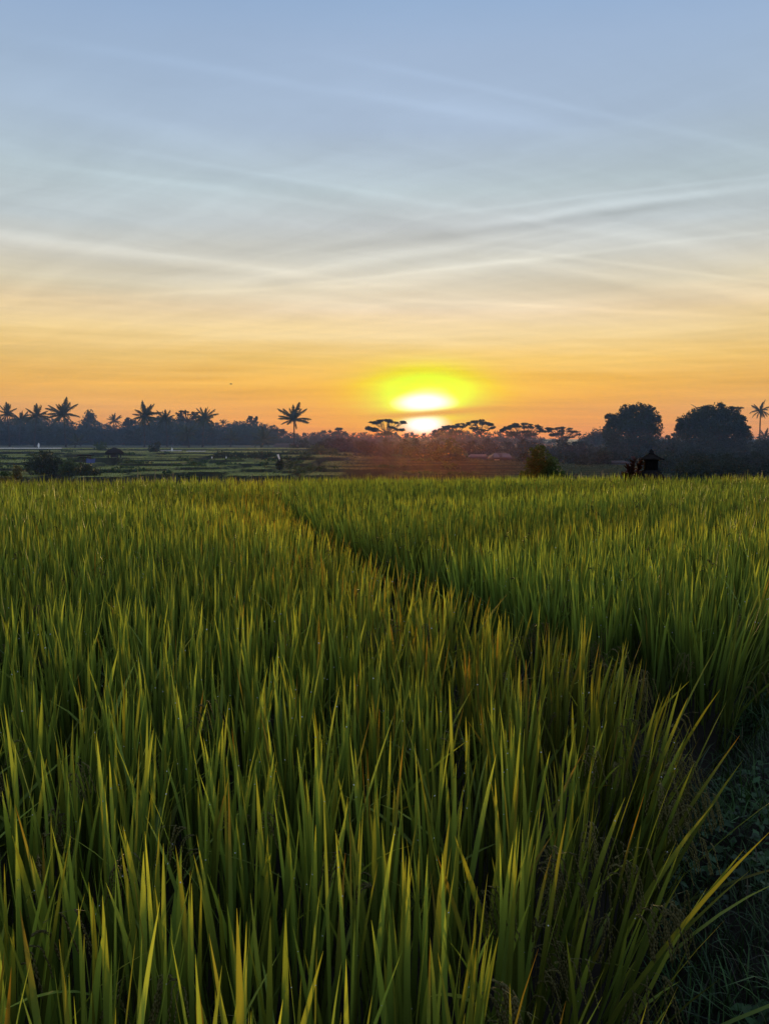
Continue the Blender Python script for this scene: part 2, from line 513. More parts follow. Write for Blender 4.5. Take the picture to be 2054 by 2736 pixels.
def grid_mesh(name, xs, ys, fz, mat, col=None, smooth=True, kind='structure'):
    X, Y = np.meshgrid(xs, ys)
    Z = fz(X, Y)
    nx, ny = len(xs), len(ys)
    i = np.arange(nx - 1)[None] + np.arange(ny - 1)[:, None] * nx
    Q = np.stack([i, i + 1, i + nx + 1, i + nx], -1).reshape(-1, 4)
    o = mesh_obj(name, np.stack([X, Y, Z], -1).reshape(-1, 3), [Q], mat, col=col, smooth=smooth)
    tag(o, kind=kind)
    return o


xs = np.unique(np.concatenate([np.linspace(-3000, -200, 15), np.linspace(-200, 200, 41), np.linspace(200, 3000, 15)]))
ys = np.unique(np.concatenate([np.linspace(-400, 0, 6), np.linspace(0, 400, 81), np.linspace(400, 3500, 20)]))
grid_mesh('ground', xs, ys, lambda X, Y: ground_h(X, Y) + np.clip((Y - 170) / 200, 0, 1) * .5 * snoise(X, Y, .05, 9), M['soil'])

# paddy mud, with the grassy bund the photographer stands on
EDGE = lambda y: .10 + .33 * np.minimum(y, 3.3) + .62 * np.maximum(y - 3.3, 0)     # left foot of the bund


def near_h(X, Y):
    s = X - EDGE(Y)                       # distance right of the bund foot
    up = np.clip(s / .35, 0, 1) * np.clip((2.2 - s) / .5, 0, 1)
    z = up * .26
    return z + .02 * snoise(X, Y, 7, 4) * (1 + up) + .012 * snoise(X, Y, 23, 5)


xs = np.linspace(-19, 19, 260); ys = np.concatenate([np.linspace(-4, 8, 140), np.linspace(8.15, 22.6, 70)])
X, Y = np.meshgrid(xs, ys)
grid_mesh('paddy_floor', xs, ys, near_h, M['mud'])

# terraces beyond the dip
xs = np.arange(-112, 112, .55); ys = np.arange(62, 162, .22)
X, Y = np.meshgrid(xs, ys)
H, G = terrace_h(X, Y)
gy = np.abs(np.gradient(H, .22, axis=0)) + np.abs(np.gradient(H, .55, axis=1))
ris = np.clip(gy / .35, 0, 1)[..., None]
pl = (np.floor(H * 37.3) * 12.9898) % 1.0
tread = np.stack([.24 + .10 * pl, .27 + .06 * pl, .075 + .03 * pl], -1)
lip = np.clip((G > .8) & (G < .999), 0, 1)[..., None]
tread = tread * np.interp(X / Y + .03 * snoise(X, Y, .12, 41), [-.10, .01], [.85, .18])[..., None]  # treads darken to the right: shade of the woods painted into the colour
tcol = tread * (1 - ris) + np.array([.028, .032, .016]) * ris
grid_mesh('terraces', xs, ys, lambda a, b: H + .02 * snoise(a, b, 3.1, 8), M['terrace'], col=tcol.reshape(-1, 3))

# pale strips of flooded paddy at the back of the terraces
WATER = [(-40, 63, 449.0, 448.1, .40), (82, 92, 450.9, 450.3, .14), (160, 182, 451.3, 450.7, .14), (186, 206, 451.8, 451.2, .13)]
for i, (u0, u1, v0, v1, zt) in enumerate(WATER):
    Y0 = (EYE - zt) / ((v0 - 440.4) / F); Y1 = (EYE - zt) / ((v1 - 440.4) / F)
    mb = MB()
    n = 24
    A, B = [], []
    for k in range(n + 1):
        u = u0 + (u1 - u0) * k / n
        xa = (u - 384) / F * Y0; xb = (u - 384) / F * Y1
        A.append([xa, Y0 + .8 * math.sin(k * 1.7), zt]); B.append([xb, Y1 + .9 * math.sin(k * 1.1 + 2), zt])
    V = np.array(A + B)
    Q = [[k, k + 1, n + 2 + k, n + 1 + k] for k in range(n)]
    mb.add(V, Q)
    mb.build('flooded_paddy_water', M['water']); tag(COL.objects[-1], kind='structure')


# ------------------------------------------------------------------ blades
def blades(P, length, width, az, lean, curve, tone, tip, seg=5, twist=None, fold=False, profile=None, dark=.35):
    """many blades at once: returns verts, quads, colours"""
    n = len(P)
    t = np.linspace(0, 1, seg + 1)
    th = lean[:, None] + curve[:, None] * (t[None, :-1] + .5 / seg) ** 1.6
    ds = length[:, None] / seg
    hx = np.concatenate([np.zeros((n, 1)), np.cumsum(np.sin(th) * ds, 1)], 1)
    hz = np.concatenate([np.zeros((n, 1)), np.cumsum(np.cos(th) * ds, 1)], 1)
    ca, sa = np.cos(az)[:, None], np.sin(az)[:, None]
    C = np.stack([P[:, 0:1] + hx * ca, P[:, 1:2] + hx * sa, P[:, 2:3] + hz], -1)
    if twist is None: twist = np.zeros(n)
    wa = az + math.pi / 2 + twist
    W = np.stack([np.cos(wa), np.sin(wa), np.zeros(n)], -1)
    pr = np.interp(t, [0, .12, .4, .7, .88, 1], [.55, .8, 1, .8, .45, 0.02]) if profile is None else profile(t)
    off = W[:, None] * (width[:, None] * pr[None])[..., None] * .5
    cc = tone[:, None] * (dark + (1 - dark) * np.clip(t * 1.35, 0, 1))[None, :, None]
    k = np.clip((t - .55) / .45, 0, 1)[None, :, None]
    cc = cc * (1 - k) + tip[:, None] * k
    if fold:
        # a crease along the midrib
        nrm = np.stack([-ca[:, 0] * np.cos(lean), -sa[:, 0] * np.cos(lean), np.sin(lean)], -1)
        mid = C + nrm[:, None] * (width[:, None] * pr[None])[..., None] * -.16
        V = np.stack([C - off, mid, C + off], 2).reshape(-1, 3)
        col = np.repeat(cc[:, :, None], 3, 2).copy(); col[:, :, 1] *= 1.12
        col = col.reshape(-1, 3)
        m = seg + 1
        b = (np.arange(n) * m * 3)[:, None] + (np.arange(seg) * 3)[None]
        Q = np.concatenate([np.stack([b, b + 1, b + 4, b + 3], -1).reshape(-1, 4), np.stack([b + 1, b + 2, b + 5, b + 4], -1).reshape(-1, 4)])
    else:
        V = np.stack([C - off, C + off], 2).reshape(-1, 3)
        col = np.repeat(cc[:, :, None], 2, 2).reshape(-1, 3)
        b = (np.arange(n) * (seg + 1) * 2)[:, None] + (np.arange(seg) * 2)[None]
        Q = np.stack([b, b + 1, b + 3, b + 2], -1).reshape(-1, 4)
    return V, Q, col, C


def leaf_cards_flat(C, size, r):
    n = len(C); th = r.uniform(0, 6.28, n); s = size * r.uniform(.5, 1.4, n)
    a = np.stack([np.cos(th), np.sin(th), r.normal(0, .35, n)], 1) * (s * .75)[:, None]; b = np.stack([-np.sin(th), np.cos(th), r.normal(0, .35, n)], 1) * (s * .42)[:, None]
    return np.stack([C - a, C + b, C + a, C - b], 1).reshape(-1, 3), np.arange(n * 4).reshape(-1, 4)


def inside(poly, x, y):
    r = np.zeros(len(x), bool); p = np.array(poly)
    for (x0, y0), (x1, y1) in zip(p, np.roll(p, -1, 0)):
        c = ((y0 > y) != (y1 > y)) & (x < (x1 - x0) * (y - y0) / (y1 - y0 + 1e-12) + x0)
        r ^= c
    return r


def panicle(base, az, h, size, ns=7, ng=9):
    """one drooping ear of rice: stem, strands and grains; returns tris"""
    V, T = [], []
    n = 0
    ca, sa = math.cos(az), math.sin(az)
    def strand(p0, p1, w):
        nonlocal n
        V.extend([p0 - [w * sa, -w * ca, 0], p0 + [w * sa, -w * ca, 0], p1])
        T.append([n, n + 1, n + 2]); n += 3
    s = np.linspace(0, 1, 8)
    bend = random.uniform(1.9, 2.7)
    th = .15 + bend * s ** 1.5
    L = size * 1.0
    pts = [np.array(base) + [0, 0, h]]
    for k in range(7):
        pts.append(pts[-1] + np.array([math.sin(th[k]) * ca, math.sin(th[k]) * sa, math.cos(th[k])]) * L / 7)
    strand(np.array(base), pts[0], .0022)
    for k in range(7): strand(pts[k], pts[k + 1], .0016)
    for j in range(ns):
        k = random.randint(1, 6); p = pts[k].copy()
        a = az + random.gauss(0, .55); th0 = th[k] + random.uniform(-.2, .35)
        step = .0088
        for g in range(ng):
            th0 = min(th0 + .34, 2.85)
            dvec = np.array([math.sin(th0) * math.cos(a), math.sin(th0) * math.sin(a), math.cos(th0)])
            q = p + dvec * step
            # grain
            gl, gw = .0145, .0028
            sd = np.array([-math.sin(a), math.cos(a), 0]); up = np.cross(dvec, sd)
            c = p + dvec * step * .5 + sd * random.uniform(-.003, .003)
            e0, e1 = c - dvec * gl * .5, c + dvec * gl * .6
            r4 = [c + sd * gw, c + up * gw, c - sd * gw, c - up * gw]
            V.extend([e0, e1] + r4)
            for i in range(4):
                T.append([n, n + 2 + (i + 1) % 4, n + 2 + i]); T.append([n + 1, n + 2 + i, n + 2 + (i + 1) % 4])
            n += 6
            p = q
    return np.array(V), np.array(T)


def rice(name, poly, label, edge_pts, seed, spacing=.205, nb=13, amber=.5, edge_w=.8):
    r = np.random.default_rng(seed)
    p = np.array(poly); x0, y0 = p.min(0); x1, y1 = p.max(0)
    gx = np.arange(x0, x1, spacing); gy_ = np.arange(y0, y1, spacing)
    X, Y = np.meshgrid(gx, gy_); X = X.ravel(); Y = Y.ravel()
    X = X + r.uniform(-.45, .45, len(X)) * spacing; Y = Y + r.uniform(-.45, .45, len(Y)) * spacing
    k = inside(poly, X, Y) & (np.abs(X) < 2.6 + .56 * Y) & (np.hypot(X, Y) > .85)
    X, Y = X[k], Y[k]
    # distance to the open edge, where plants lean out and have warm light painted into their tone
    E = np.array(edge_pts, float); dmin = np.full(len(X), 99.); ex = np.zeros(len(X)); ey = np.zeros(len(X))
    for a, b in zip(E[:-1], E[1:]):
        ab = b - a; t = np.clip(((X - a[0]) * ab[0] + (Y - a[1]) * ab[1]) / (ab @ ab), 0, 1)
        qx, qy = a[0] + t * ab[0], a[1] + t * ab[1]; dd = np.hypot(X - qx, Y - qy)
        m = dd < dmin
        nl = np.hypot(*ab)
        dmin = np.where(m, dd, dmin); ex = np.where(m, ab[1] / nl, ex); ey = np.where(m, -ab[0] / nl, ey)
    near_edge = np.exp(-(dmin / .28) ** 2)
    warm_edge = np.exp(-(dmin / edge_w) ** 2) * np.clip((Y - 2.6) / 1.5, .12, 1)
    lw = np.where(X > .5 * np.maximum(Y - 1.2, 0), 1.7, .6)
    patch = snoise(X, Y, 1.1, seed); patch2 = snoise(X, Y, .45, seed + 1)
    parts = []; dew = []
    for lod in (0, 1, 2):
        dist = np.hypot(X, Y)
        sel = np.where([(dist < 3.6), (dist >= 3.6) & (dist < 9), dist >= 9][lod])[0]
        if not len(sel): continue
        for layer in (0, 1):
            cnt = [(nb, 7), (nb, 4), (int(nb * 1.25), 2)][lod][layer]
            h = np.repeat(sel, cnt); n = len(h)
            if layer == 0:
                L = r.normal(.62, .085, n).clip(.34, .86); z0 = r.uniform(.22, .46, n)
                top = (z0 + L); lim = .95 + .045 * patch[h] + .085 * r.normal(size=n)
                z0 = np.where(top > lim, lim - L, z0).clip(.05, None)
                lean = np.abs(r.normal(.06, .08, n)); curve = np.abs(r.normal(.05, .10, n))
                odd = r.random(n) < .08; lean = np.where(odd, r.uniform(.3, .75, n), lean); curve = np.where(odd, curve + r.uniform(0, .9, n), curve)
                w = r.uniform(.011, .0185, n)
            else:      # stems and lower leaves
                L = r.uniform(.4, .75, n); z0 = np.zeros(n); lean = np.abs(r.normal(.06, .08, n)); curve = np.abs(r.normal(.2, .4, n)); w = r.uniform(.005, .010, n)
            az = r.uniform(0, 2 * math.pi, n)
            vx = np.cos(az) * lean + ex[h] * near_edge[h] * r.uniform(.0, .30, n) * lw[h]
            vy = np.sin(az) * lean + ey[h] * near_edge[h] * r.uniform(.0, .30, n) * lw[h]
            lean = np.hypot(vx, vy); az = np.arctan2(vy, vx)
            curve = curve * (1 - .5 * near_edge[h]) + near_edge[h] * r.uniform(0, .12, n)
            P = np.stack([X[h] + r.normal(0, .028, n), Y[h] + r.normal(0, .028, n), z0 + near_h(X[h], Y[h]) * .7], -1)
            g = r.random(n)[:, None]; wv = (r.random(n) + .35 * patch2[h])[:, None]
            tone = np.array([.146, .234, .046]) * (.5 + .9 * g ** 1.3) + np.array([.070, .042, -.002]) * np.clip(wv - .35, 0, 1)
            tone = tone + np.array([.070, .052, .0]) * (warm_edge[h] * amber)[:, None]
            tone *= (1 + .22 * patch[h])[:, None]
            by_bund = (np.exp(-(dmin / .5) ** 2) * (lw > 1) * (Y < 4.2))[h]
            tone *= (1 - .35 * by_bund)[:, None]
            if layer == 0: L = np.where(r.random(n) < .5 * by_bund, L * r.uniform(.35, .7, n), L + .04 * by_bund)
            tone *= np.interp(Y[h], [1.5, 4.5], [.95, 1.0])[:, None]
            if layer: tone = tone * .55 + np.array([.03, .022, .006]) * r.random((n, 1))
            tip = tone * np.array([1.75, 1.45, .95])  # brighter, warmer tips: low sunlight painted into the blade colour
            am = r.random(n) < (.025 + .22 * warm_edge[h] * amber)
            tip[am] = np.array([.30, .185, .022]) * r.uniform(.6, 1.1, (am.sum(), 1))
            if layer: tip = tone
            tw = r.normal(0, .9, n)
            seg = [7, 5, 4][lod] if not layer else 4
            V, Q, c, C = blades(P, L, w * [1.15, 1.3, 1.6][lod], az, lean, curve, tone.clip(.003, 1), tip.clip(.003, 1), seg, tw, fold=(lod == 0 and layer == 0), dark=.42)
            parts.append((V, Q, c))
            if layer == 0 and lod < 2:
                m = r.random(n) < (.25 if lod == 0 else .10)
                ti = r.integers(seg // 2, seg, m.sum())
                dew.append(C[m, ti])
    V = np.vstack([q[0] for q in parts]); o = np.cumsum([0] + [len(q[0]) for q in parts[:-1]])
    Q = np.vstack([q[1] + k for q, k in zip(parts, o)]); c = np.vstack([q[2] for q in parts])
    # ears
    PV, PT, PC = [], [], []; n0 = len(V)
    for i in range(len(X)):
        d = math.hypot(X[i], Y[i])
        pr = .25 + .95 * near_edge[i]
        if d > 5: pr *= .5
        if d > 9: pr = .30 if Y[i] > 12 else .12
        k = 3 if (near_edge[i] > .3 and d < 4.5) else 1
        for _ in range(k):
            if r.random() > pr: continue
            az = r.uniform(0, 6.28) if near_edge[i] < .3 else math.atan2(ey[i], ex[i]) + r.normal(0, .8)
            far = d > 6
            hgt = r.uniform(.42, .72) if not far else r.uniform(.74, .92)
            v, t = panicle([X[i] + ex[i] * near_edge[i] * .12, Y[i] + ey[i] * near_edge[i] * .12, near_h(X[i:i + 1], Y[i:i + 1])[0]], az, hgt, r.uniform(.2, .28), 4 if far else 9, 6 if far else 14)
            PT.append(t + n0); n0 += len(v); PV.append(v)
            cc = np.array([.17, .155, .055]) if not far else np.array([.055, .045, .014])
            PC.append(np.broadcast_to(cc * r.uniform(.6, 1.25), v.shape))
    faces = [Q]
    if PV:
        V = np.vstack([V] + PV); c = np.vstack([c] + PC); faces.append(np.vstack(PT))
    ob = mesh_obj(name, V, faces, M['rice'], col=c)
    tag(ob, label, 'rice', kind='stuff')
    return ob, np.vstack(dew) if dew else np.zeros((0, 3))


FG = [(.02, -.6), (.06, .6), (.40, 1.5), (.78, 2.3), (1.27, 3.4), (1.20, 4.05), (.63, 5.15), (-.02, 6.4), (-1.08, 9.8), (-1.95, 14.3), (-2.95, 20.4), (-18, 20.6), (-18, 4), (-3.2, -.6)]
edge1 = [(.02, -.6), (.40, 1.5), (.78, 2.3), (1.27, 3.4), (1.20, 4.05), (.63, 5.15), (-.02, 6.4), (-1.08, 9.8), (-1.95, 14.3), (-2.95, 20.4)]
BG = [(1.98, 4.3), (1.22, 5.4), (.62, 6.7), (-.55, 9.95), (-1.88, 14.4), (-3.2, 21.6), (16, 22.4), (16, 20), (4.0, 7.45)]
edge2 = [(-3.2, 21.6), (-1.88, 14.4), (-.55, 9.95), (.62, 6.7), (1.22, 5.4)]
edge2 = edge2 + [(1.98, 4.3), (4.0, 7.45), (11.8, 20.2)]
rice1, dew1 = rice('rice_crop', FG, 'dense green rice crop filling the near paddy in the left foreground', edge1, 21, amber=1.0, edge_w=1.1)
rice2, dew2 = rice('rice_crop', BG, 'green rice crop of the farther paddy on the right beyond the dark furrow', edge2, 22, amber=.05)

# dew beads on the leaves
D = np.vstack([dew1, dew2])
octa = np.array([[1, 0, 0], [-1, 0, 0], [0, 1, 0], [0, -1, 0], [0, 0, 1], [0, 0, -1]], float)
of = [[0, 2, 4], [2, 1, 4], [1, 3, 4], [3, 0, 4], [2, 0, 5], [1, 2, 5], [3, 1, 5], [0, 3, 5]]
# subdivide once
ov = list(map(tuple, octa)); sf = []
def _mid(a, b):
    p = np.array(ov[a]) + np.array(ov[b]); p = tuple(np.round(p / np.linalg.norm(p), 6))
    if p not in ov: ov.append(p)
    return ov.index(p)
for a, b, c_ in of:
    ab, bc, ca_ = _mid(a, b), _mid(b, c_), _mid(c_, a)
    sf += [[a, ab, ca_], [ab, b, bc], [ca_, bc, c_], [ab, bc, ca_]]
ov = np.array(ov); sf = np.array(sf)
dd = np.hypot(D[:, 0], D[:, 1])
rad = (rng.uniform(.0013, .0030, len(D)) * np.clip(dd / 2.5, .7, 1.6))
V = (D[:, None] + ov[None] * rad[:, None, None]).reshape(-1, 3)
T = (sf[None] + (np.arange(len(D)) * len(ov))[:, None, None]).reshape(-1, 3)
tag(mesh_obj('dew_drops', V, [T], M['dew'], smooth=True), 'tiny bright dew beads scattered on the rice leaves', 'dew', kind='stuff')

# short grass on the bund
n = 75000
y = rng.uniform(-.5, 9.5, n) ; x = EDGE(y) + rng.uniform(.0, 2.7, n)
P = np.stack([x, y, near_h(x, y)], -1)
L_ = rng.uniform(.03, .19, n) * (1 + .45 * snoise(x, y, 3, 6)) * np.where(rng.random(n) < .04, 2.0, 1)
g = rng.random((n, 1))
tone = np.array([.036, .090, .022]) * (.3 + g) * (1 + .35 * snoise(x, y, 4, 16))[:, None]; tone = tone.clip(.004, 1)
dry = rng.random(n) < .06; tone[dry] = np.array([.085, .075, .045]) * rng.uniform(.5, 1.2, (dry.sum(), 1))
V, Q, c, _ = blades(P, L_, rng.uniform(.003, .007, n), rng.uniform(0, 6.28, n), np.abs(rng.normal(.5, .4, n)), rng.uniform(0, 1.3, n), tone, tone * 1.3, 3)
tag(mesh_obj('bund_grass', V, [Q], M['turf'], col=c), 'short dark grass and dry stalks on the bund at lower right', 'grass', kind='stuff')
n = 16000
y = rng.uniform(-.5, 9.0, n); x = EDGE(y) + rng.uniform(.05, 2.6, n); k = snoise(x, y, 2.2, 31) > -.15
x, y = x[k], y[k]
V, Q = leaf_cards_flat(np.stack([x, y, near_h(x, y) + rng.uniform(.01, .07, len(x))], -1), .034, rng)
c = np.repeat(np.array([.030, .075, .022]) * rng.uniform(.4, 1.5, (len(x), 1)), 4, 0)
tag(mesh_obj('bund_weeds', V, [Q], M['turf'], col=c), 'small broad leaved weeds among the grass of the bund at lower right', 'weeds', kind='stuff')
# weeds and broken straw in the furrow between the paddies
cl = np.array([(1.6, 4.1), (.95, 5.2), (.32, 6.5), (-.8, 9.8), (-1.62, 14.3), (-2.6, 21)])
n = 2600
t = rng.uniform(0, 1, n) ** .8; yy = np.interp(t, np.linspace(0, 1, 6), cl[:, 1]); xx = np.interp(yy, cl[:, 1], cl[:, 0]) + rng.normal(0, .16, n)
P = np.stack([xx, yy, near_h(xx, yy)], -1)
tone = np.array([.028, .045, .014]) * rng.uniform(.5, 1.4, (n, 1))
dry = rng.random(n) < .10; tone[dry] = np.array([.13, .11, .075]) * rng.uniform(.5, 1.2, (dry.sum(), 1))
V, Q, c, _ = blades(P, rng.uniform(.10, .45, n), rng.uniform(.003, .008, n), rng.uniform(0, 6.28, n), np.abs(rng.normal(.35, .35, n)), rng.uniform(0, 1.8, n), tone, tone, 5)
tag(mesh_obj('furrow_weeds', V, [Q], M['turf'], col=c), 'weeds and pale straw in the dark furrow between the two rice paddies', 'weeds', kind='stuff')

# crop tufts on the terraces
n = 90000
y = rng.uniform(66, 158, n); x = rng.uniform(-.60, .60, n) * y
h, g = terrace_h(x, y)
e = .3
h2, _ = terrace_h(x, y - e)
rz = np.clip((h - h2) / .12, 0, 1)[:, None]
tone = (np.array([.23, .27, .075]) * np.interp(x / y + .03 * snoise(x, y, .12, 41), [-.10, .01], [.85, .18])[:, None] * (1 - rz) + np.array([.030, .036, .016]) * rz) * rng.uniform(.8, 1.2, (n, 1))  # tufts carry the same painted woods shade towards the right
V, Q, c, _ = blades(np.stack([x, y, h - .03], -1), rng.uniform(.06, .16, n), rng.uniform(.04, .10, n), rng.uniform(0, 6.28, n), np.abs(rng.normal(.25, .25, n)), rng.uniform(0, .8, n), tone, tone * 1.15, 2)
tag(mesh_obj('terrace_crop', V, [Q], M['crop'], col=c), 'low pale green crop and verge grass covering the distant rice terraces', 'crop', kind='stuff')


#TREES
def leaf_cards(C, size, r, elong=1.6, flat=0.0):
    n = len(C)
    a = r.normal(size=(n, 3)); a[:, 2] *= (1 - flat); a /= np.linalg.norm(a, axis=1)[:, None]
    b = r.normal(size=(n, 3)); b[:, 2] *= (1 - flat); b -= a * (a * b).sum(1)[:, None]; b /= np.linalg.norm(b, axis=1)[:, None]
    s = size * r.uniform(.5, 1.3, n)
    a = a * (s * elong * .5)[:, None]; b = b * (s * .5)[:, None]
    V = np.stack([C - a, C + b - a * .1, C + a, C - b - a * .1], 1).reshape(-1, 3)
    Q = np.arange(n * 4).reshape(-1, 4)
    return V, Q


def lobe_points(c, rad, n, r, gap=.25, fs=None):
    """points through an ellipsoid, denser at the shell, with clumps and holes"""
    m = int(n * 2.2)
    p = r.normal(size=(m, 3)); p /= np.linalg.norm(p, axis=1)[:, None]
    p *= (r.random(m) ** .45)[:, None]
    # bumpy outline
    q = p * 4.2
    bump = 1 + .13 * np.sin(q[:, 0] * 1.7 + q[:, 2] * 1.3 + c[0]) + .10 * np.sin(q[:, 1] * 2.3 - q[:, 2] * 2.9 + c[2] * 2)
    P = np.array(c) + p * np.array(rad) * bump[:, None]
    f = 2.6 / max(min(rad), .3) if fs is None else fs
    k = np.sin(P[:, 0] * f + 1.3 * c[0]) + np.sin(P[:, 1] * f * .9 + 2.1) + np.sin(P[:, 2] * f * 1.25 + .7 * c[0]) + .8 * np.sin((P[:, 0] + P[:, 2]) * f * 1.9)
    thr = np.quantile(k, gap)
    P = P[k > thr]
    return P[:n]


def limb(mb, p0, p1, r0, r1, r, wig=.12, k=6):
    p0, p1 = np.array(p0), np.array(p1); t = np.linspace(0, 1, 6)[:, None]
    L = np.linalg.norm(p1 - p0)
    off = np.concatenate([[[0, 0, 0]], r.normal(0, wig * L * .3, (4, 3)), [[0, 0, 0]]])
    off[:, 2] *= .4
    pts = p0 + (p1 - p0) * t + off
    pts[:, 2] += (np.sin(t[:, 0] * math.pi) * L * .06)
    mb.tube(pts, np.linspace(r0, r1, 6), k)


def tree(name, label, cat, lobes, Y, leaf=1.5, dens=1.0, mat='foliage', group=None, tu=None, seed=0, gap=.25, trunk=True, tr=None, fork=None, flat=0, elong=1.6, depth=1.0, base=None, leaf_m=None):
    """lobes: (u, v, ru, rv) surveyed in pixels of the photo at distance Y"""
    r = np.random.default_rng(1000 + seed)
    s = px(Y)
    us = np.array([l[0] for l in lobes]); tu = us.mean() if tu is None else tu
    bx = at(tu, 440, Y)[0]; bz = base_z(bx, Y) if base is None else base
    root = empty(name, (bx, Y, bz)); tag(root, label, cat, group)
    L = leaf * s if leaf_m is None else leaf_m
    if name == 'broad_tree':
        extra = []
        for (u, v, ru, rv) in lobes[:8]:
            for _ in range(4):
                a = r.uniform(-.3, math.pi + .3); k = r.uniform(1.8, 4.0)
                extra.append((u + math.cos(a) * ru * .98, v - math.sin(a) * rv * .98, k, k * r.uniform(.5, .9)))
        lobes = list(lobes) + extra
    Vs, Qs, n0 = [], [], 0
    cs = []
    for (u, v, ru, rv) in lobes:
        c = at(u, v, Y); c[1] += r.uniform(-.3, .3) * ru * s
        rad = np.array([ru * s, ru * s * depth, rv * s])
        n = int(dens * 5.0 * (ru * rv * 3.14 * s * s) / (L * L))
        n = max(40, min(n, 30000))
        P = lobe_points(c, rad, n, r, gap, fs=(2.6 / max(rad[0] * .45, .25)) if flat else None)
        V, Q = leaf_cards(P, L, r, elong, flat)
        Vs.append(V); Qs.append(Q + n0); n0 += len(V); cs.append(c)
    if trunk:
        mb = MB()
        tr = (.10 + .018 * max(l[2] for l in lobes) * 1) * s * 8 if tr is None else tr
        top = np.mean(cs, 0) if fork is None else at(fork[0], fork[1], Y)
        if fork is None: top = np.array([.5 * (top[0] + bx), Y, bz + .55 * (top[2] - bz)])
        limb(mb, [bx, Y, bz - .15], top, tr, tr * .6, r, .05, 8)
        for c, l in zip(cs, lobes):
            limb(mb, top, c, tr * .5, tr * .16, r, .14)
            for _ in range(3):
                e = c + r.normal(0, .45, 3) * np.array([l[2], l[2] * depth, l[3]]) * s
                limb(mb, c * .6 + top * .4, e, tr * .24, tr * .06, r, .2, 4)
        mb.build('trunk', M['bark'], root)
    mesh_obj('crown', np.vstack(Vs), [np.vstack(Qs)], M[mat], root)
    return root


def palm(label, u, v, Y, r_px, nf=18, droop=1.0, tu=None, seed=0, skirt=0, base=None, upright=0.0, group='coconut palms along the edge of the woods', leaflets=22, name='coconut_palm', tr=.15):
    r = np.random.default_rng(3000 + seed)
    s = px(Y); c = at(u, v, Y); tu = u + r.uniform(-3, 3) if tu is None else tu
    bx = at(tu, 440, Y)[0]; bz = base_z(bx, Y) if base is None else base
    root = empty(name, (bx, Y, bz)); tag(root, label, 'palm', group)
    mb = MB()
    t = np.linspace(0, 1, 9)
    pts = np.stack([bx + (c[0] - bx) * t ** 1.6, np.full(9, Y), bz - .15 + (c[2] - bz + .15) * t], 1)
    mb.tube(pts, np.interp(t, [0, .08, 1], [tr * 1.7, tr * 1.1, tr * .8]), 8)
    mb.build('trunk', M['bark'], root, smooth=True)
    Lf = r_px * s * 1.14
    fb = MB(); nf = max(12, nf - int(r.integers(0, 3))); wind = r.uniform(0, 6.28); wk = r.uniform(.05, .3)
    tot = nf + skirt
    for i in range(tot):
        az = i * 2.39996 + r.normal(0, .25)
        if i < nf:
            f = (i + .5) / nf
            th0 = .05 + 1.85 * f ** .9 - upright * .3 + r.normal(0, .14) + wk * math.cos(az - wind); bend = (.25 + .60 * f) * droop * r.uniform(.7, 1.3)
            L = Lf * (.78 + .27 * math.sin(math.pi * f)) * r.uniform(.78, 1.12)
        else:
            th0 = 1.9 + r.normal(0, .15); bend = 1.0; L = Lf * .85 * r.uniform(.8, 1.1)
        S = 10
        tt = np.linspace(0, 1, S + 1)
        th = np.minimum(th0 + bend * tt[:-1] ** 1.4, 3.0)
        hx = np.concatenate([[0], np.cumsum(np.sin(th))]) * L / S; hz = np.concatenate([[0], np.cumsum(np.cos(th))]) * L / S
        ca, sa = math.cos(az), math.sin(az)
        pts = np.stack([c[0] + hx * ca, c[1] + hx * sa, c[2] + hz], 1)
        fb.tube(pts, np.linspace(.022, .006, S + 1) * L, 4)
        tang = np.gradient(pts, axis=0); tang /= np.linalg.norm(tang, axis=1)[:, None]
        side = np.array([-sa, ca, 0.0])
        V, T = [], []
        for j in range(leaflets):
            q = .10 + .9 * j / (leaflets - 1)
            p = np.array([np.interp(q, tt, pts[:, k]) for k in range(3)]); tg = np.array([np.interp(q, tt, tang[:, k]) for k in range(3)])
            ll = L * .21 * (math.sin(math.pi * min(q * .86 + .10, 1)) ** .7 + .1) * r.uniform(.8, 1.15)
            for sg in (-1, 1):
                dv = side * sg * .75 + tg * .55 + np.array([0, 0, -.45 - .35 * q]) + r.normal(0, .08, 3); dv /= np.linalg.norm(dv)
                wv = tg * L * .026
                n = len(V)
                V += [p - wv, p + wv, p + dv * ll * .55 + wv * .7, p + dv * ll * .55 - wv * .7, p + dv * ll + np.array([0, 0, -.12 * ll])]
                T += [[n, n + 1, n + 2], [n, n + 2, n + 3], [n + 3, n + 2, n + 4]]
        fb.add(np.array(V), None, T)
    # coconuts
    for k in range(5):
        a = r.uniform(0, 6.28); fb.lathe(c + np.array([math.cos(a) * .22, math.sin(a) * .22, -.28 + r.normal(0, .05)]), [(.0, -.16), (.11, -.09), (.13, 0), (.09, .1), (0, .15)], 6)
    fb.build('crown', M['palm_leaf'], root)
    return root


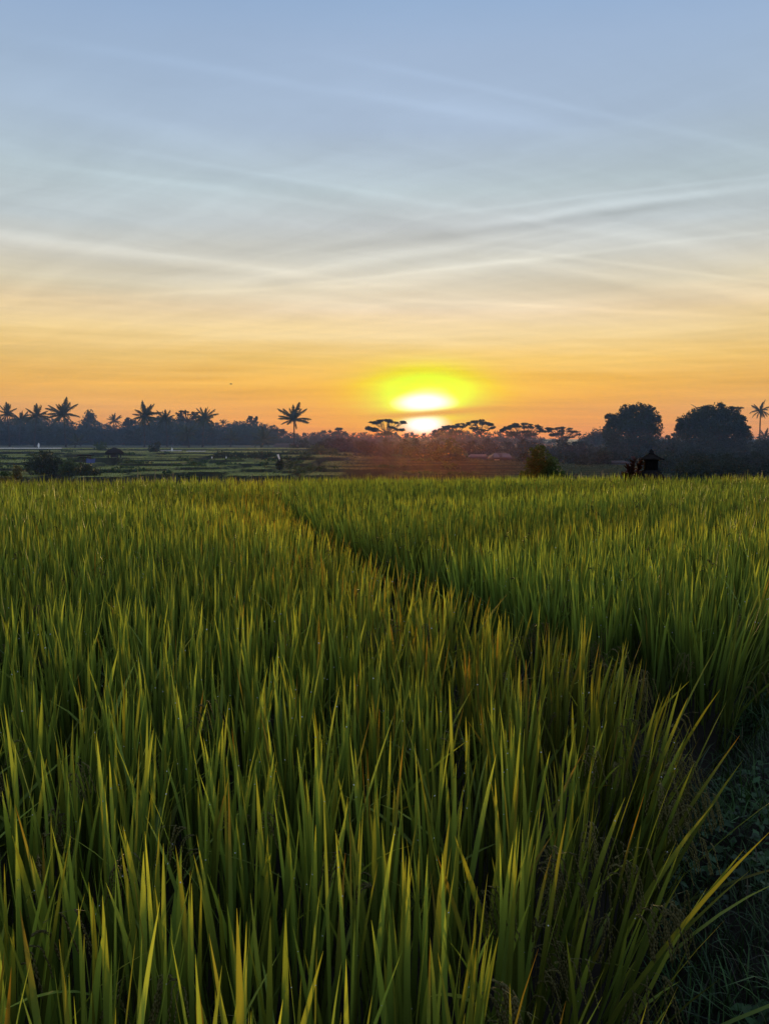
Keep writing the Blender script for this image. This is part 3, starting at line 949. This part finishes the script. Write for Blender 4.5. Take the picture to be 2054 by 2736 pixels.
# coconut palms, left to right
palm('dark coconut palm cut by the left edge of the photo', 7, 414, 176, 11, seed=1, skirt=5)
palm('half hidden coconut palm between the leftmost palm and its taller neighbour', 21, 420, 200, 10, seed=2, skirt=3)
palm('dark coconut palm just left of the tallest palm on the left side', 37, 416, 174, 13, seed=3, skirt=6)
palm('tallest coconut palm of the left group with long open fronds against orange sky', 63.5, 415, 170, 15.5, nf=20, seed=4, skirt=4)
palm('short leafy palm standing low in front of the left woods', 77, 442.5, 166, 10, seed=5, nf=14, upright=.6, droop=.8)
palm('small hazy coconut palm far back right of the round treetop', 114, 421, 232, 8, seed=6, skirt=4)
palm('tall coconut palm with hanging brown skirt left of the flat lacy trees', 144.5, 416.5, 172, 14, seed=7, skirt=10, upright=.5)
palm('coconut palm crowded against the flat lacy tree with drooping fronds', 165, 419.5, 178, 11, seed=8, skirt=8)
palm('low dark palm below the flat lacy tree, fronds hanging', 187, 434, 168, 12, seed=9, skirt=9)
palm('coconut palm right of the flat lacy tree with visible slim trunk', 204.5, 418.5, 170, 12.5, seed=10, skirt=9, upright=.3)
palm('tiny distant palm poking above the woods left of the hump', 223, 423, 250, 4.5, seed=11)
palm('dark low palm in the haze below the woods hump', 232, 438, 172, 10, seed=12, nf=15, skirt=3)
palm('broad low palm in front of the dark long roof', 263, 440, 168, 14, seed=13, nf=16, skirt=2)
palm('lone star shaped coconut palm on a straight bare trunk left of the sun', 293.5, 419.5, 165, 16.5, nf=22, seed=14, skirt=0, droop=.8)
palm('thin young palm right of the near dark bush', 562, 446, 150, 9, seed=15, nf=12)
palm('small faint palm midway between near bush and big round tree', 589, 449, 155, 6, seed=16, nf=12)
palm('coconut palm with drooping fronds at the right edge of the photo', 759.5, 411, 168, 11.5, nf=15, seed=17, skirt=3, droop=1.5)
palm('lower palm under the drooping palm at the right edge', 764, 436, 172, 8, seed=18, nf=13)

# flat topped lacy trees
GA = 'flat topped lacy trees on the skyline'
def lacy(label, u, v, w, Y, seed, lobes=None, fork=None, tu=None, hang=6):
    r = np.random.default_rng(seed + 70)
    if lobes is None:
        lobes = []
        k = max(3, int(w / 5))
        for i in range(k):
            f = (i + .5) / k * 2 - 1
            lobes.append((u + f * w * .42 + r.normal(0, .6), v + 2.5 * f * f + r.uniform(-.8, 1.6), w * .5 / k * 1.35, r.uniform(1.5, 2.2)))
        for i in range(max(1, k // 2)):
            lobes.append((u + r.uniform(-.4, .4) * w, v + r.uniform(3.0, hang), w * .12 + 1.2, 1.3))
    sub = []
    for (a, b, c_, d) in lobes:
        for _ in range(5):
            sub.append((a + r.uniform(-.8, .8) * c_, b + r.uniform(-.75, .75) * d, c_ * r.uniform(.38, .70), d * r.uniform(.35, .65)))
    lobes = sub
    tree('lacy_tree', label, 'tree', lobes, Y, leaf=.75, dens=2.4, mat='foliage', group=GA, seed=seed, gap=.38, flat=.5, fork=fork or (u, v + w * .30 + 3), tu=tu, tr=.11, elong=2.0)


lacy('flat lacy tree rising between the coconut palms on the left', 187, 412, 25, 182, 1, hang=11)
lacy('small flat topped sprig of a tree above the hump of woods', 252, 417.5, 9, 215, 2, hang=4)
lacy('lacy tree with layered branches left of the small distant palm', 129, 420.5, 14, 225, 3)
lacy('low lacy tree at the foot of the lone star shaped palm', 278, 429, 18, 215, 4)
lacy('small lacy tree right of the palm at the end of the hump', 236, 425, 9, 240, 5)
lacy('broad low lacy tree on the skyline left of the sun', 338, 430, 18, 225, 6)
lacy('flat umbrella tree standing highest just left of the sun', 388, 420.5, 33, 178, 7, lobes=[(376, 422.5, 6, 2), (384, 420.5, 7, 1.8), (393, 421, 7, 1.9), (400, 422.5, 5, 1.6), (370, 429, 7, 3.0), (392, 428, 5, 1.4), (398, 430, 5, 1.6), (385, 433, 8, 2.5)], fork=(386, 434))
lacy('sunlit lacy tree with arching crown right of the sun', 453, 427, 34, 186, 8, lobes=[(436, 431, 7, 2.2), (444, 428, 7, 2.4), (453, 426.5, 7, 2.4), (461, 425.5, 6, 2.0), (440, 435, 7, 2), (455, 433, 8, 2.6)])
lacy('flat umbrella tree second to the right of the sun', 480, 423.5, 27, 180, 9, lobes=[(471, 424, 5, 1.8), (478, 421.5, 6, 1.8), (486, 424, 6, 2.0), (491, 428, 4, 1.6), (474, 428, 6, 2.0), (484, 430, 5, 1.6)])
lacy('broad lacy tree with gaps of sky, left one of the pair right of the sun', 521, 427, 50, 176, 10, lobes=[(501, 431, 5, 2.4), (509, 428, 6, 2.8), (517, 425, 6, 2.2), (526, 426, 6, 2.6), (534, 427, 6, 2.2), (541, 430, 5, 2.2), (513, 434, 8, 2.4), (528, 433, 9, 2.8)], fork=(522, 441))
lacy('lower lacy tree with ragged right end, right one of the pair', 562, 431, 36, 180, 11, lobes=[(549, 430, 5, 2.2), (557, 429, 6, 2.2), (565, 430, 6, 2.4), (573, 432, 5, 2), (578, 435, 3, 1.4), (556, 435, 8, 2.4), (568, 437, 7, 2)], fork=(562, 442))
lacy('small lacy tree touching the left side of the tall round tree', 606, 428, 12, 160, 12)
lacy('thin lacy tree at the right end of the skyline gap', 596, 433, 9, 190, 13)
lacy('lacy tree seen in the gap between the two big round trees', 672, 434, 15, 165, 14)

# big trees
GB = 'big round trees on the right'
tree('broad_tree', 'tall dark tree with a knobbly double crown, left one of the two big trees', 'tree',
     [(628, 412, 9, 7.5), (640, 410, 10, 7), (649, 417, 9, 9), (613, 420, 8, 7), (622, 424, 13, 10), (640, 426, 16, 11), (653, 430, 9, 12), (610, 434, 9, 9), (618, 446, 16, 13), (642, 447, 20, 14), (633, 462, 26, 14), (660, 458, 12, 14)],
     132, leaf=1.15, dens=1.6, group=GB, tu=634, seed=1, gap=.13, tr=.42)
tree('broad_tree', 'widest dark dome shaped tree near the right edge of the photo', 'tree',
     [(700, 415, 13, 8), (713, 412, 14, 8), (727, 415, 10, 8), (690, 422, 12, 9), (710, 427, 20, 12), (732, 425, 13, 10), (684, 432, 9, 9), (743, 434, 10, 9), (700, 445, 24, 16), (728, 447, 22, 16), (690, 460, 18, 16), (715, 463, 26, 14), (745, 458, 14, 16)],
     126, leaf=1.15, dens=1.6, group=GB, tu=713, seed=2, gap=.08, tr=.5)
tree('leafy_tree', 'small tufted tree growing out at the shoulder of the dome shaped tree', 'tree', [(733, 408.5, 5, 1.8), (739, 408, 4, 1.4), (736, 414, 5, 4), (738, 424, 6, 8)], 140, leaf=1.0, dens=.9, seed=3, tu=737, gap=.35)
tree('leafy_tree', 'round treetop standing above the hazy woods on the left', 'tree', [(90, 413.5, 4.6, 4), (90, 418, 6.5, 5), (88, 425, 9, 7)], 236, leaf=1.1, seed=4, tu=90)
tree('leafy_tree', 'dark tree filling the right edge below the drooping palm', 'tree', [(762, 446, 14, 10), (758, 460, 16, 16), (772, 458, 14, 18)], 128, leaf=1.3, seed=5, tu=764)
tree('leafy_tree', 'hazy rounded tree left of the tall double crowned tree', 'tree', [(588, 441, 12, 8), (600, 437, 10, 9), (594, 450, 16, 12)], 190, leaf=1.2, seed=6, tu=594)
tree('leafy_tree', 'dark tree between the two big round trees, low in the gap', 'tree', [(668, 447, 12, 10), (674, 458, 14, 16), (662, 466, 12, 10)], 136, leaf=1.3, seed=7, tu=668)

# bushes and small trees of the middle distance
GS = 'bushes in front of the woods'
def bush(label, lobes, Y, mat='foliage', seed=0, leaf=1.6, group=None, dens=1.1, **k):
    tree('bush', label, 'bush', lobes, Y, leaf=leaf, dens=dens, mat=mat, seed=200 + seed, gap=.16, group=group, tr=k.pop('tr', .09), **k)


bush('large dark round bush among the left terraces', [(44, 458, 10, 8), (36, 466, 11, 10), (50, 467, 11, 11), (44, 473, 14, 10), (58, 462, 5, 6)], 74, seed=1, leaf=1.3)
bush('dark green bush right of the large round bush, lower', [(69, 465, 8, 6), (66, 472, 9, 8), (74, 471, 7, 8)], 73, 'foliage_green', seed=2, leaf=1.3)
bush('spreading dark bush behind the low hut on the left', [(84, 470, 9, 8), (92, 473, 10, 7), (80, 476, 9, 5)], 72, seed=3, leaf=1.3)
bush('olive square topped bush near the left edge', [(16, 470, 6, 5), (17, 477, 6, 6)], 58, 'foliage_olive', seed=4, leaf=1.2)
bush('fresh green rounded bush at the left edge, upper', [(4, 474, 7, 3.5)], 56, 'foliage_green', seed=5, leaf=1.2)
bush('pale green mound of leaves at the left edge just behind the rice', [(3, 480.5, 10, 4.5)], 46, 'foliage_olive', seed=6, leaf=1.2)
bush('green tree shaped bush beside the field hut on the left', [(100, 448, 7, 6), (97, 453, 6, 5), (104, 452, 6, 5)], 140, 'foliage_green', seed=7)
bush('dark bush left of the tree trunk behind the middle terraces', [(153, 449, 5, 5), (158, 447, 4, 6)], 124, seed=8)
bush('low dark hedge behind the terraces left of the white topped post', [(222, 455, 9, 4), (238, 456, 11, 4), (256, 455.5, 12, 4), (270, 457, 8, 4)], 103, seed=9)
bush('dark shrub under the lone star shaped palm', [(303, 445, 8, 6), (296, 450, 9, 6), (310, 450, 8, 5)], 158, seed=10)
bush('olive green shrubs left of the sun glow behind the terraces', [(318, 450, 9, 6), (330, 452, 9, 5), (307, 454, 8, 4)], 118, 'foliage_green', seed=11)
bush('rounded shrub with broken top left below the umbrella tree', [(362, 447, 8, 6), (372, 450, 9, 6)], 122, seed=12)
bush('dark shrub in the orange glow directly below the sun', [(400, 450, 9, 6), (413, 452, 10, 5), (390, 453, 9, 4)], 116, seed=13)
bush('tall shrub right of the orange glow, left of the pale roofs', [(450, 446, 10, 8), (442, 453, 9, 6), (458, 455, 10, 7)], 108, 'foliage_green', seed=14)
bush('dark rounded bush beside the dark house', [(525, 457, 8, 7), (520, 463, 8, 5)], 98, seed=15)
bush('tall dark bush with split top near the field edge, left of the shrine', [(533, 452, 5, 6), (540, 449, 5, 5), (536, 462, 8, 9), (530, 472, 9, 7), (548, 469, 8, 6), (541, 474, 13, 6), (556, 472, 8, 6), (541, 461, 11, 11), (532, 465, 9, 8), (551, 465, 9, 8), (524, 476, 6, 5), (560, 476, 6, 5)], 40, 'foliage_green', seed=16, leaf=1.7, leaf_m=.085, tr=.05, dens=1.0)
bush('low dark bush behind the red leaved plant', [(603, 457, 9, 8), (594, 461, 8, 6)], 94, seed=17)
bush('dark thicket at the foot of the dome shaped tree', [(690, 473, 16, 8), (712, 474, 18, 8), (735, 472, 16, 9), (758, 473, 16, 9), (672, 474, 12, 7)], 74, seed=18, leaf=1.4)

# low scrub on the terrace banks
r = np.random.default_rng(55); Vs, Qs, n0 = [], [], 0
for i in range(80):
    Yy = r.uniform(72, 128); xx = r.uniform(-.52, .10) * Yy
    gx_ = np.full(40, xx); gy2 = np.linspace(Yy - 3, Yy + 3, 40); hh, _ = terrace_h(gx_, gy2)
    k = int(np.argmax(np.gradient(hh))); Yy = gy2[k]; zz = hh[k]
    w_ = r.uniform(.5, 2.2); h_ = r.uniform(.12, .34)
    P = lobe_points([xx, Yy, zz + h_ * .3], [w_, .4, h_], int(60 * w_), r, .1); V, Q = leaf_cards(P, .22, r); Vs.append(V); Qs.append(Q + n0); n0 += len(V)
tag(mesh_obj('bank_scrub', np.vstack(Vs), [np.vstack(Qs)], M['foliage_green']), 'ragged low scrub growing along the banks of the distant terraces', 'scrub', kind='stuff')

# shrine and its plants
def red_plant(label, u0, u1, vt, vb, Y, seed, n=34, k_=1.0):
    r = np.random.default_rng(seed)
    s = px(Y); a = at((u0 + u1) / 2, vb, Y)
    root = empty('red_leaved_plant', (a[0], Y, near_base)); tag(root, label, 'plant')
    mb = MB(); P, Ls = [], []
    ns = 4
    for k in range(ns):
        uu = u0 + (u1 - u0) * (k + .5) / ns + r.normal(0, 1); vv = vt + abs(k - ns * .62) / ns * (vb - vt) * 1.1 + r.uniform(0, 2)
        e = at(uu, vv, Y + r.uniform(-.2, .2)); b = np.array([a[0] + r.normal(0, .06), Y, near_base])
        limb(mb, b, e, .022, .012, r, .05, 5)
        for j in range(n // ns * 9):
            f = r.uniform(.25, 1.0); P.append(b + (e - b) * f)
    mb.build('stem', M['bark'], root)
    P = np.array(P); m = len(P)
    tone = np.zeros((m, 3)); V, Q, c, _ = blades(P, r.uniform(.13, .27, m) * k_, r.uniform(.06, .11, m) * k_, r.uniform(0, 6.28, m), r.uniform(.3, 1.1, m), r.uniform(.1, .9, m), tone, tone, 4, r.normal(0, .4, m),
                      profile=lambda t: np.interp(t, [0, .2, .5, .8, 1], [.2, .7, 1, .6, .03]))
    mesh_obj('leaves', V, [Q], M['foliage_red'], root)


near_base = -.05
Ysh = 26.0
red_plant('reddish leafy plant beside the stone shrine, left of it', 621, 641, 457.5, 480, Ysh, 5, 60)
red_plant('low red bush at the left foot of the stone shrine', 637, 649, 474, 481, Ysh - .5, 6, 24, .5)
red_plant('low red bush at the right foot of the stone shrine', 653, 664, 475.5, 481, Ysh - .5, 7, 24, .5)
s = px(Ysh); c = at(649.7, 479, Ysh); bx = c[0]
root = empty('stone_shrine', (bx, Ysh, -.35)); tag(root, 'dark stone garden shrine with flared hipped roof and finial at the field edge', 'shrine')
Z = lambda v: at(650, v, Ysh)[2]
mb = MB(); mb.lathe((bx, Ysh, 0), [(9.5 * s, -.35), (9.5 * s, Z(474.2)), (8.2 * s, Z(473.6)), (8.2 * s, Z(471.6)), (6.6 * s, Z(471.2)), (6.6 * s, Z(470.2))], square=True); mb.build('pedestal', M['stone'], root)
mb = MB(); mb.lathe((bx, Ysh, 0), [(5.4 * s, Z(470.3)), (5.2 * s, Z(461)), (5.8 * s, Z(460.4)), (5.8 * s, Z(459.0))], square=True)
mb.build('shrine_body', M['stone'], root)
mb = MB(); mb.lathe((bx, Ysh, 0), [(9.4 * s, Z(459.6)), (10 * s, Z(459.0)), (7.0 * s, Z(457.4)), (4.2 * s, Z(455.4)), (2.2 * s, Z(453.9))], square=True)
for sx in (-1, 1):
    for sy in (-1, 1):
        mb.box((bx + sx * 9.2 * s, Ysh + sy * 9.2 * s, Z(459.0)), (.05, .05, .06), taper=.3)
rf = mb.build('roof', M['thatch'], root)
mb = MB(); mb.lathe((bx, Ysh, 0), [(2.9 * s, Z(454.3)), (2.9 * s, Z(452.8)), (1.9 * s, Z(452.3)), (2.4 * s, Z(451.2)), (1.2 * s, Z(450.2)), (.2 * s, Z(448.8))], 10)
mb.build('finial', M['stone'], rf, origin=np.array(root.location)); COL.objects[-1].parent = rf


# ------------------------------------------------------------------ buildings
def house(name, label, cat, u0, u1, v_ridge, v_eave, v_base, Y, roof, wall, rz=0, door=None, pale_ends=False, hip=.25, depth=5.0, windows=()):
    a, b = at(u0, v_eave, Y), at(u1, v_eave, Y); cx = (a[0] + b[0]) / 2; w = b[0] - a[0]
    ze, zr, zb = a[2], at(u0, v_ridge, Y)[2], at(u0, v_base, Y)[2]
    root = empty(name, (cx, Y, zb)); tag(root, label, cat)
    yc = Y + depth / 2
    mb = MB(); mb.box((cx, yc, (zb - .6 + ze) / 2), (w * .86, depth * .86, ze - zb + .6)); mb.build('wall', wall, root)
    h = w * hip
    x0, x1, y0, y1 = cx - w / 2, cx + w / 2, Y, Y + depth
    t = .12
    V = [[x0, y0, ze], [x1, y0, ze], [x1, y1, ze], [x0, y1, ze], [x0 + h, yc, zr], [x1 - h, yc, zr],
         [x0, y0, ze - t], [x1, y0, ze - t], [x1, y1, ze - t], [x0, y1, ze - t]]
    mb = MB(); mb.add(V, [[0, 1, 5, 4], [2, 3, 4, 5], [6, 9, 8, 7], [0, 6, 7, 1], [1, 7, 8, 2], [2, 8, 9, 3], [3, 9, 6, 0]], [[1, 2, 5], [3, 0, 4]])
    mb.build('roof', roof, root)
    fy = yc - depth * .43
    if door:
        p = at(door[0], door[1], Y); hw, hh = door[2] * px(Y), door[3] * px(Y)
        mb = MB()
        mb.box((p[0] - hw, fy - .06, p[2] + hh / 2), (.22, .1, hh)); mb.box((p[0] + hw, fy - .06, p[2] + hh / 2), (.22, .1, hh)); mb.box((p[0], fy - .06, p[2] + hh + .09), (2 * hw + .22, .1, .2))
        mb.build('door_frame', M['white'], root)
    for (u, v, du, dv) in windows:
        p = at(u, v, Y); mb = MB(); mb.box((p[0], fy - .03, p[2]), (du * px(Y), .07, dv * px(Y))); mb.build('window', M['wall_dark'], root)
    return root


hs = house('house', 'dark house with pale roof sheets and white door frame right of the sun', 'house', 491, 514, 453, 458.5, 468, 104, M['roof_dark'], M['wall_dark'], door=(496.5, 468, 1.6, 7), windows=[(506, 463, 2.5, 3)])
for (u0, u1) in ((493, 499), (501.5, 511)):
    a, b = at(u0, 455.9, 103.2), at(u1, 455.9, 103.2)
    mb = MB(); cxx = (a[0] + b[0]) / 2; w = b[0] - a[0]; zz = a[2]
    mb.add([[a[0], 103.2, zz - .16], [b[0], 103.2, zz - .16], [b[0] - .15, 104.2, zz + .28], [a[0] + .15, 104.2, zz + .28]], [[0, 1, 2, 3]])
    mb.add([[a[0], 103.2, zz - .2], [b[0], 103.2, zz - .2], [b[0] - .15, 104.2, zz + .24], [a[0] + .15, 104.2, zz + .24]], [[0, 3, 2, 1]])
    o = mb.build('roof_sheet', M['roof_pale'], hs)
house('shed', 'long low shed with a pale roof left of the dark house', 'shed', 470.5, 488, 454.6, 456.8, 466, 108, M['roof_pale'], M['wall_dark'], hip=.06, depth=4)
house('long_roofed_house', 'long dark roofed house behind the broad low palm', 'house', 271, 298, 443.5, 448, 455, 172, M['roof_dark'], M['wall_dark'], hip=.12, depth=6)
house('blue_walled_hut', 'small hut with bluish wall behind the red leaved plant', 'hut', 612, 630, 461, 463, 471, 94, M['roof_dark'], M['tarp'], hip=.15, depth=3.5)
# field huts on the left
p = at(114.5, 457.5, 100); s = px(100); zb = base_z(p[0], 100)
root = empty('field_hut', (p[0], 100, zb)); tag(root, 'open field hut with dark drooping thatch roof right of the green tree shaped bush', 'hut')
zt, ze = at(114, 447.5, 100)[2], at(114, 452.3, 100)[2]
mb = MB(); mb.lathe((p[0], 100, 0), [(6.9 * s, ze - .25), (7.0 * s, ze), (4.2 * s, ze + (zt - ze) * .62), (.4 * s, zt)], square=True); mb.build('roof', M['thatch'], root)
for sx in (-1, 1):
    for sy in (-1, 1):
        mb = MB(); mb.tube([[p[0] + sx * 4.6 * s, 100 + sy * 4.6 * s, zb - .1], [p[0] + sx * 4.6 * s, 100 + sy * 4.6 * s, ze]], .08, 6); mb.build('post', M['bark'], root)
mb = MB(); mb.box((p[0] - 1.3 * s, 100.4, (zb + ze) / 2 - .1), (6 * s, 5 * s, ze - zb - .3)); mb.build('back_wall', M['wall_dark'], root)
p = at(86, 470, 77); s = px(77); zb = base_z(p[0], 77)
root = empty('lean_to_hut', (p[0], 77, zb)); tag(root, 'low dark hut with flat roof and a blue tarp at its side, left terraces', 'hut')
zr = at(86, 455.3, 77)[2]
mb = MB(); mb.box((p[0] + .0, 77, zr), (13 * s, 10 * s, .10)); mb.box((p[0] - 1 * s, 77, zr - .22), (9 * s, 8 * s, .07)); mb.build('roof', M['thatch'], root)
for sx in (-1, 1):
    for sy in (-1, 1):
        mb = MB(); mb.tube([[p[0] + sx * 3.6 * s, 77 + sy * 3.4 * s, zb - .1], [p[0] + sx * 3.6 * s, 77 + sy * 3.4 * s, zr]], .045, 6); mb.build('post', M['bark'], root)
q = at(91.5, 460, 76.5)
mb = MB(); V = []
for j in range(5):
    for i in range(7):
        V.append([q[0] + (i / 6 - .5) * 9 * s, 76.4 - .25 * j / 4 - .05 * math.sin(i * 1.3), q[2] + .18 - (j / 4) * .46 - .10 * math.sin(math.pi * i / 6) * (1 - j / 4)])
mb.add(V, [[j * 7 + i, j * 7 + i + 1, j * 7 + i + 8, j * 7 + i + 7] for j in range(4) for i in range(6)]); mb.build('tarp', M['tarp'], root)

# ------------------------------------------------------------------ posts, flags, bird
def flag(name, label, u, v_top, v_bot, Y, w_px, lean=0, cat='flag', group=None, cloth_frac=1.0, post_to=None):
    s = px(Y); a, b = at(u, v_top, Y), at(u, v_bot, Y); zb = base_z(a[0], Y)
    root = empty(name, (a[0], Y, zb)); tag(root, label, cat, group)
    mb = MB(); mb.tube([[a[0], Y + .03, zb - .1], [a[0] + lean * .3, Y + .03, a[2]]], .03, 6); mb.build('pole', M['bamboo'], root)
    n = 7; V = []
    for k in range(n):
        f = k / (n - 1); zz = a[2] + (b[2] - a[2]) * f; ww = w_px * s * (.15 + .85 * math.sin(math.pi * min(max(f, .02), .98)) ** .8) / 2
        xx = a[0] + lean * f
        V += [[xx - ww, Y - .02 + .04 * math.sin(f * 7), zz], [xx + ww, Y - .04 + .05 * math.sin(f * 5 + 1), zz]]
    mb = MB(); mb.add(V, [[2 * k, 2 * k + 1, 2 * k + 3, 2 * k + 2] for k in range(n - 1)]); mb.build('cloth', M['cloth'], root)
    return root


flag('white_flag', 'narrow bright white flag above the large dark round bush', 38.6, 442.8, 448.4, 150, 2.0)
flag('white_flag', 'small white flag by the pale strip between the palms in the middle left', 171.8, 447.6, 451.4, 124, 2.0)
flag('white_flag', 'tiny white flag at the rim of the terraces, right of the slim trunked palm', 211.8, 456.4, 458.9, 96, 1.3)
flag('white_flag', 'tiny pinkish white flag beside a dark stick, right of the tiny white one', 226, 456.2, 459.0, 96, 1.2)
# post with a pale cloth
Y = 82; s = px(Y); a = at(278, 454.6, Y); zb = base_z(a[0], Y)
root = empty('scarecrow', (a[0], Y, zb)); tag(root, 'dark ragged scarecrow post with a slanting white cloth on the middle terraces', 'scarecrow')
mb = MB(); mb.tube([[a[0] + .1, Y, zb - .2], [a[0] + .1, Y, a[2]]], .05, 6); mb.build('post', M['bark'], root)
mb = MB(); mb.tube([[a[0] - .25, Y - .06, at(278, 462, Y)[2]], [a[0] + .6, Y - .06, at(278, 463.5, Y)[2]]], .04, 5); mb.build('crossbar', M['bark'], root)
mb = MB(); b_ = at(279.4, 460.2, Y)
mb.add([[a[0] - .14, Y - .06, a[2]], [a[0] + .06, Y - .06, a[2] + .05], [b_[0] + .10, Y - .08, b_[2]], [b_[0] - .02, Y - .08, b_[2] - .1]], [[0, 1, 2, 3]]); mb.build('cloth', M['cloth'], root)
r = np.random.default_rng(9); P = lobe_points([a[0] + .15, Y, (zb + at(278, 460, Y)[2]) / 2], [.32, .3, .85], 300, r); Vv, Qq = leaf_cards(P, .2, r); mesh_obj('rag', Vv, [Qq], M['foliage'], root)

GP = 'thin pale stakes at the far edge of the rice'
for (u, vt, lab) in ((136.6, 470, 'thin pale stake, leftmost behind the far edge of the left rice'), (154, 470.5, 'thin pale stake second from left behind the rice edge'), (172, 472, 'thin pale stake right of the other two at the left'),
                     (250.5, 473, 'short dark stake below the white topped scarecrow'), (308, 474, 'short stake sticking up left of the orange glow'), (417, 473, 'short stake in the rice edge under the sun'),
                     (579.5, 472.5, 'thin stake between the dark bush and the shrine, left one'), (601, 470, 'tall pale stake just left of the red leaved plant')):
    Y = 24.5; a = at(u, vt, Y); root = empty('bamboo_stake', (a[0], Y, -.4)); tag(root, lab, 'stake', GP)
    mb = MB(); mb.tube([[a[0], Y, -.6], [a[0] + .01, Y, a[2] * .5], [a[0] + .03, Y, a[2]]], [.013, .012, .008], 6)
    mb.build('pole', M['bamboo'], root)
    if u == 601:
        mb = MB(); q = at(601.5, 474, Y); mb.add([[q[0] - .05, Y - .02, q[2] + .04], [q[0] + .07, Y - .02, q[2] + .02], [q[0] + .05, Y - .05, q[2] - .13], [q[0] - .03, Y - .04, q[2] - .10]], [[0, 1, 2, 3]]); mb.build('rag', M['bamboo'], root)

# bird
Y = 150; c = at(230.6, 384, Y)
mb = MB()
mb.lathe((0, 0, 0), [(0.0, -.24), (.05, -.2), (.08, -.05), (.075, .08), (.045, .17), (.05, .22), (.02, .27), (0, .33)], 8)
V = mb.V[0][:, [2, 1, 0]] * np.array([1, 1, 1])
bird = MB(); bird.add(V, np.vstack(mb.Q), np.vstack(mb.T))
root = empty('bird', c); tag(root, 'tiny dark bird flying in the orange sky left of the sun', 'bird')
B = bird.build('body', M['feather'], None, smooth=True); B.parent = root
for sg in (-1, 1):
    wv = []
    for k in range(5):
        f = k / 4; wv += [[.10 - .10 * f * f, sg * (.05 + .5 * f), .03 + .22 * f - .15 * f * f], [-.08 - .06 * f + .08 * f * f, sg * (.05 + .46 * f), .03 + .2 * f - .14 * f * f]]
    mb = MB(); mb.add(wv, [[2 * k, 2 * k + 1, 2 * k + 3, 2 * k + 2] for k in range(4)]); o = mb.build('wing', M['feather'], None); o.parent = root
root.rotation_euler = (0, 0, R(25))

# ------------------------------------------------------------------ far woods (one hazy mass)
prof = np.array([(-90, 420), (0, 417), (30, 416), (60, 417), (74, 421), (90, 420), (100, 423), (112, 424), (130, 422), (150, 417), (180, 416), (208, 417), (222, 424), (235, 421.5), (246, 419.5), (256, 420), (268, 423.5),
                 (278, 430), (296, 432), (318, 431), (335, 431.5), (350, 432), (372, 433), (395, 432), (415, 433), (424, 433.5), (434, 431), (446, 427.5), (458, 430), (470, 430), (484, 430.5), (496, 432),
                 (510, 434), (540, 436), (560, 438), (574, 441), (582, 442), (590, 438), (600, 433), (615, 434), (660, 436), (672, 438), (690, 436), (768, 436), (860, 430)], float)
r = np.random.default_rng(77)
Vs, Qs, n0 = [], [], 0
for row, (Yr, dv, step, ua) in enumerate(((262, 0, 7, -80), (232, 4.5, 9, -80), (206, 9.0, 10, -80), (140, 14, 8, 318), (112, 22, 8, 345), (99, 26, 8, 430), (80, 30, 6, 648), (71, 34, 6, 655))):
    for u in np.arange(ua, 850, step):
        uu = u + r.uniform(-2, 2); ru = r.uniform(5, 10); top = np.interp(uu, prof[:, 0], prof[:, 1]) + dv + r.uniform(-.6, 2.0)
        Yy = Yr + r.uniform(-10, 10); s = px(Yy)
        rv = r.uniform(5, 9)
        if row >= 3: top = (443, 450, 455, 456, 464)[row - 3] + r.uniform(-5, 3)
        if row >= 4 and 462 < uu < 522: continue
        if row == 4 and uu < 470: top += 4
        if row == 4 and 520 < uu < 640: top += 3
        for (c_u, c_v, a_, b_) in ((uu, top + rv, ru, rv), (uu + r.uniform(-4, 4), top + rv * 2.0, ru * 1.25, rv * 1.2), (uu + r.uniform(-2, 2), top + 1.2, ru * .4, 1.8)) + (((uu, top + rv * 3.0, ru * 1.3, rv * 1.1),) if row in (0, 1, 2, 5, 6, 7) else ()):
            L = 1.15 * s
            n = int(4.4 * a_ * b_ * 3.14 * s * s / (L * L))
            P = lobe_points(at(c_u, c_v, Yy), [a_ * s, a_ * s, b_ * s], n, r, .12)
            V, Q = leaf_cards(P, L, r, 1.3)
            Vs.append(V); Qs.append(Q + n0); n0 += len(V)
tag(mesh_obj('far_woods', np.vstack(Vs), [np.vstack(Qs)], M['woods']), 'hazy blue grey mass of far woods along the skyline', 'woods', kind='stuff')

# ------------------------------------------------------------------ morning haze lying over the valley
def haze(name, x, y, z, dens, aniso, col):
    m, nt, N, L = new_mat(name)
    out = N.new('ShaderNodeOutputMaterial'); v = N.new('ShaderNodeVolumeScatter')
    v.inputs['Color'].default_value = (*col, 1); v.inputs['Density'].default_value = dens; v.inputs['Anisotropy'].default_value = aniso
    L.new(v.outputs[0], out.inputs['Volume'])
    mb = MB(); mb.box(((x[0] + x[1]) / 2, (y[0] + y[1]) / 2, (z[0] + z[1]) / 2), (x[1] - x[0], y[1] - y[0], z[1] - z[0]))
    o = mb.build(name, m); tag(o, kind='structure')
    return o


haze('haze', (-330, 330), (42, 420), (-4, 20), .00105, -.25, (.42, .64, 1.0))

# added orange-tinted scattering volume behind the rice, makes the glow below the sun
haze('orange_glow_volume', (-200, 200), (29.5, 41.5), (-3.4, 2.32), .00021, .955, (1.0, .32, .05))
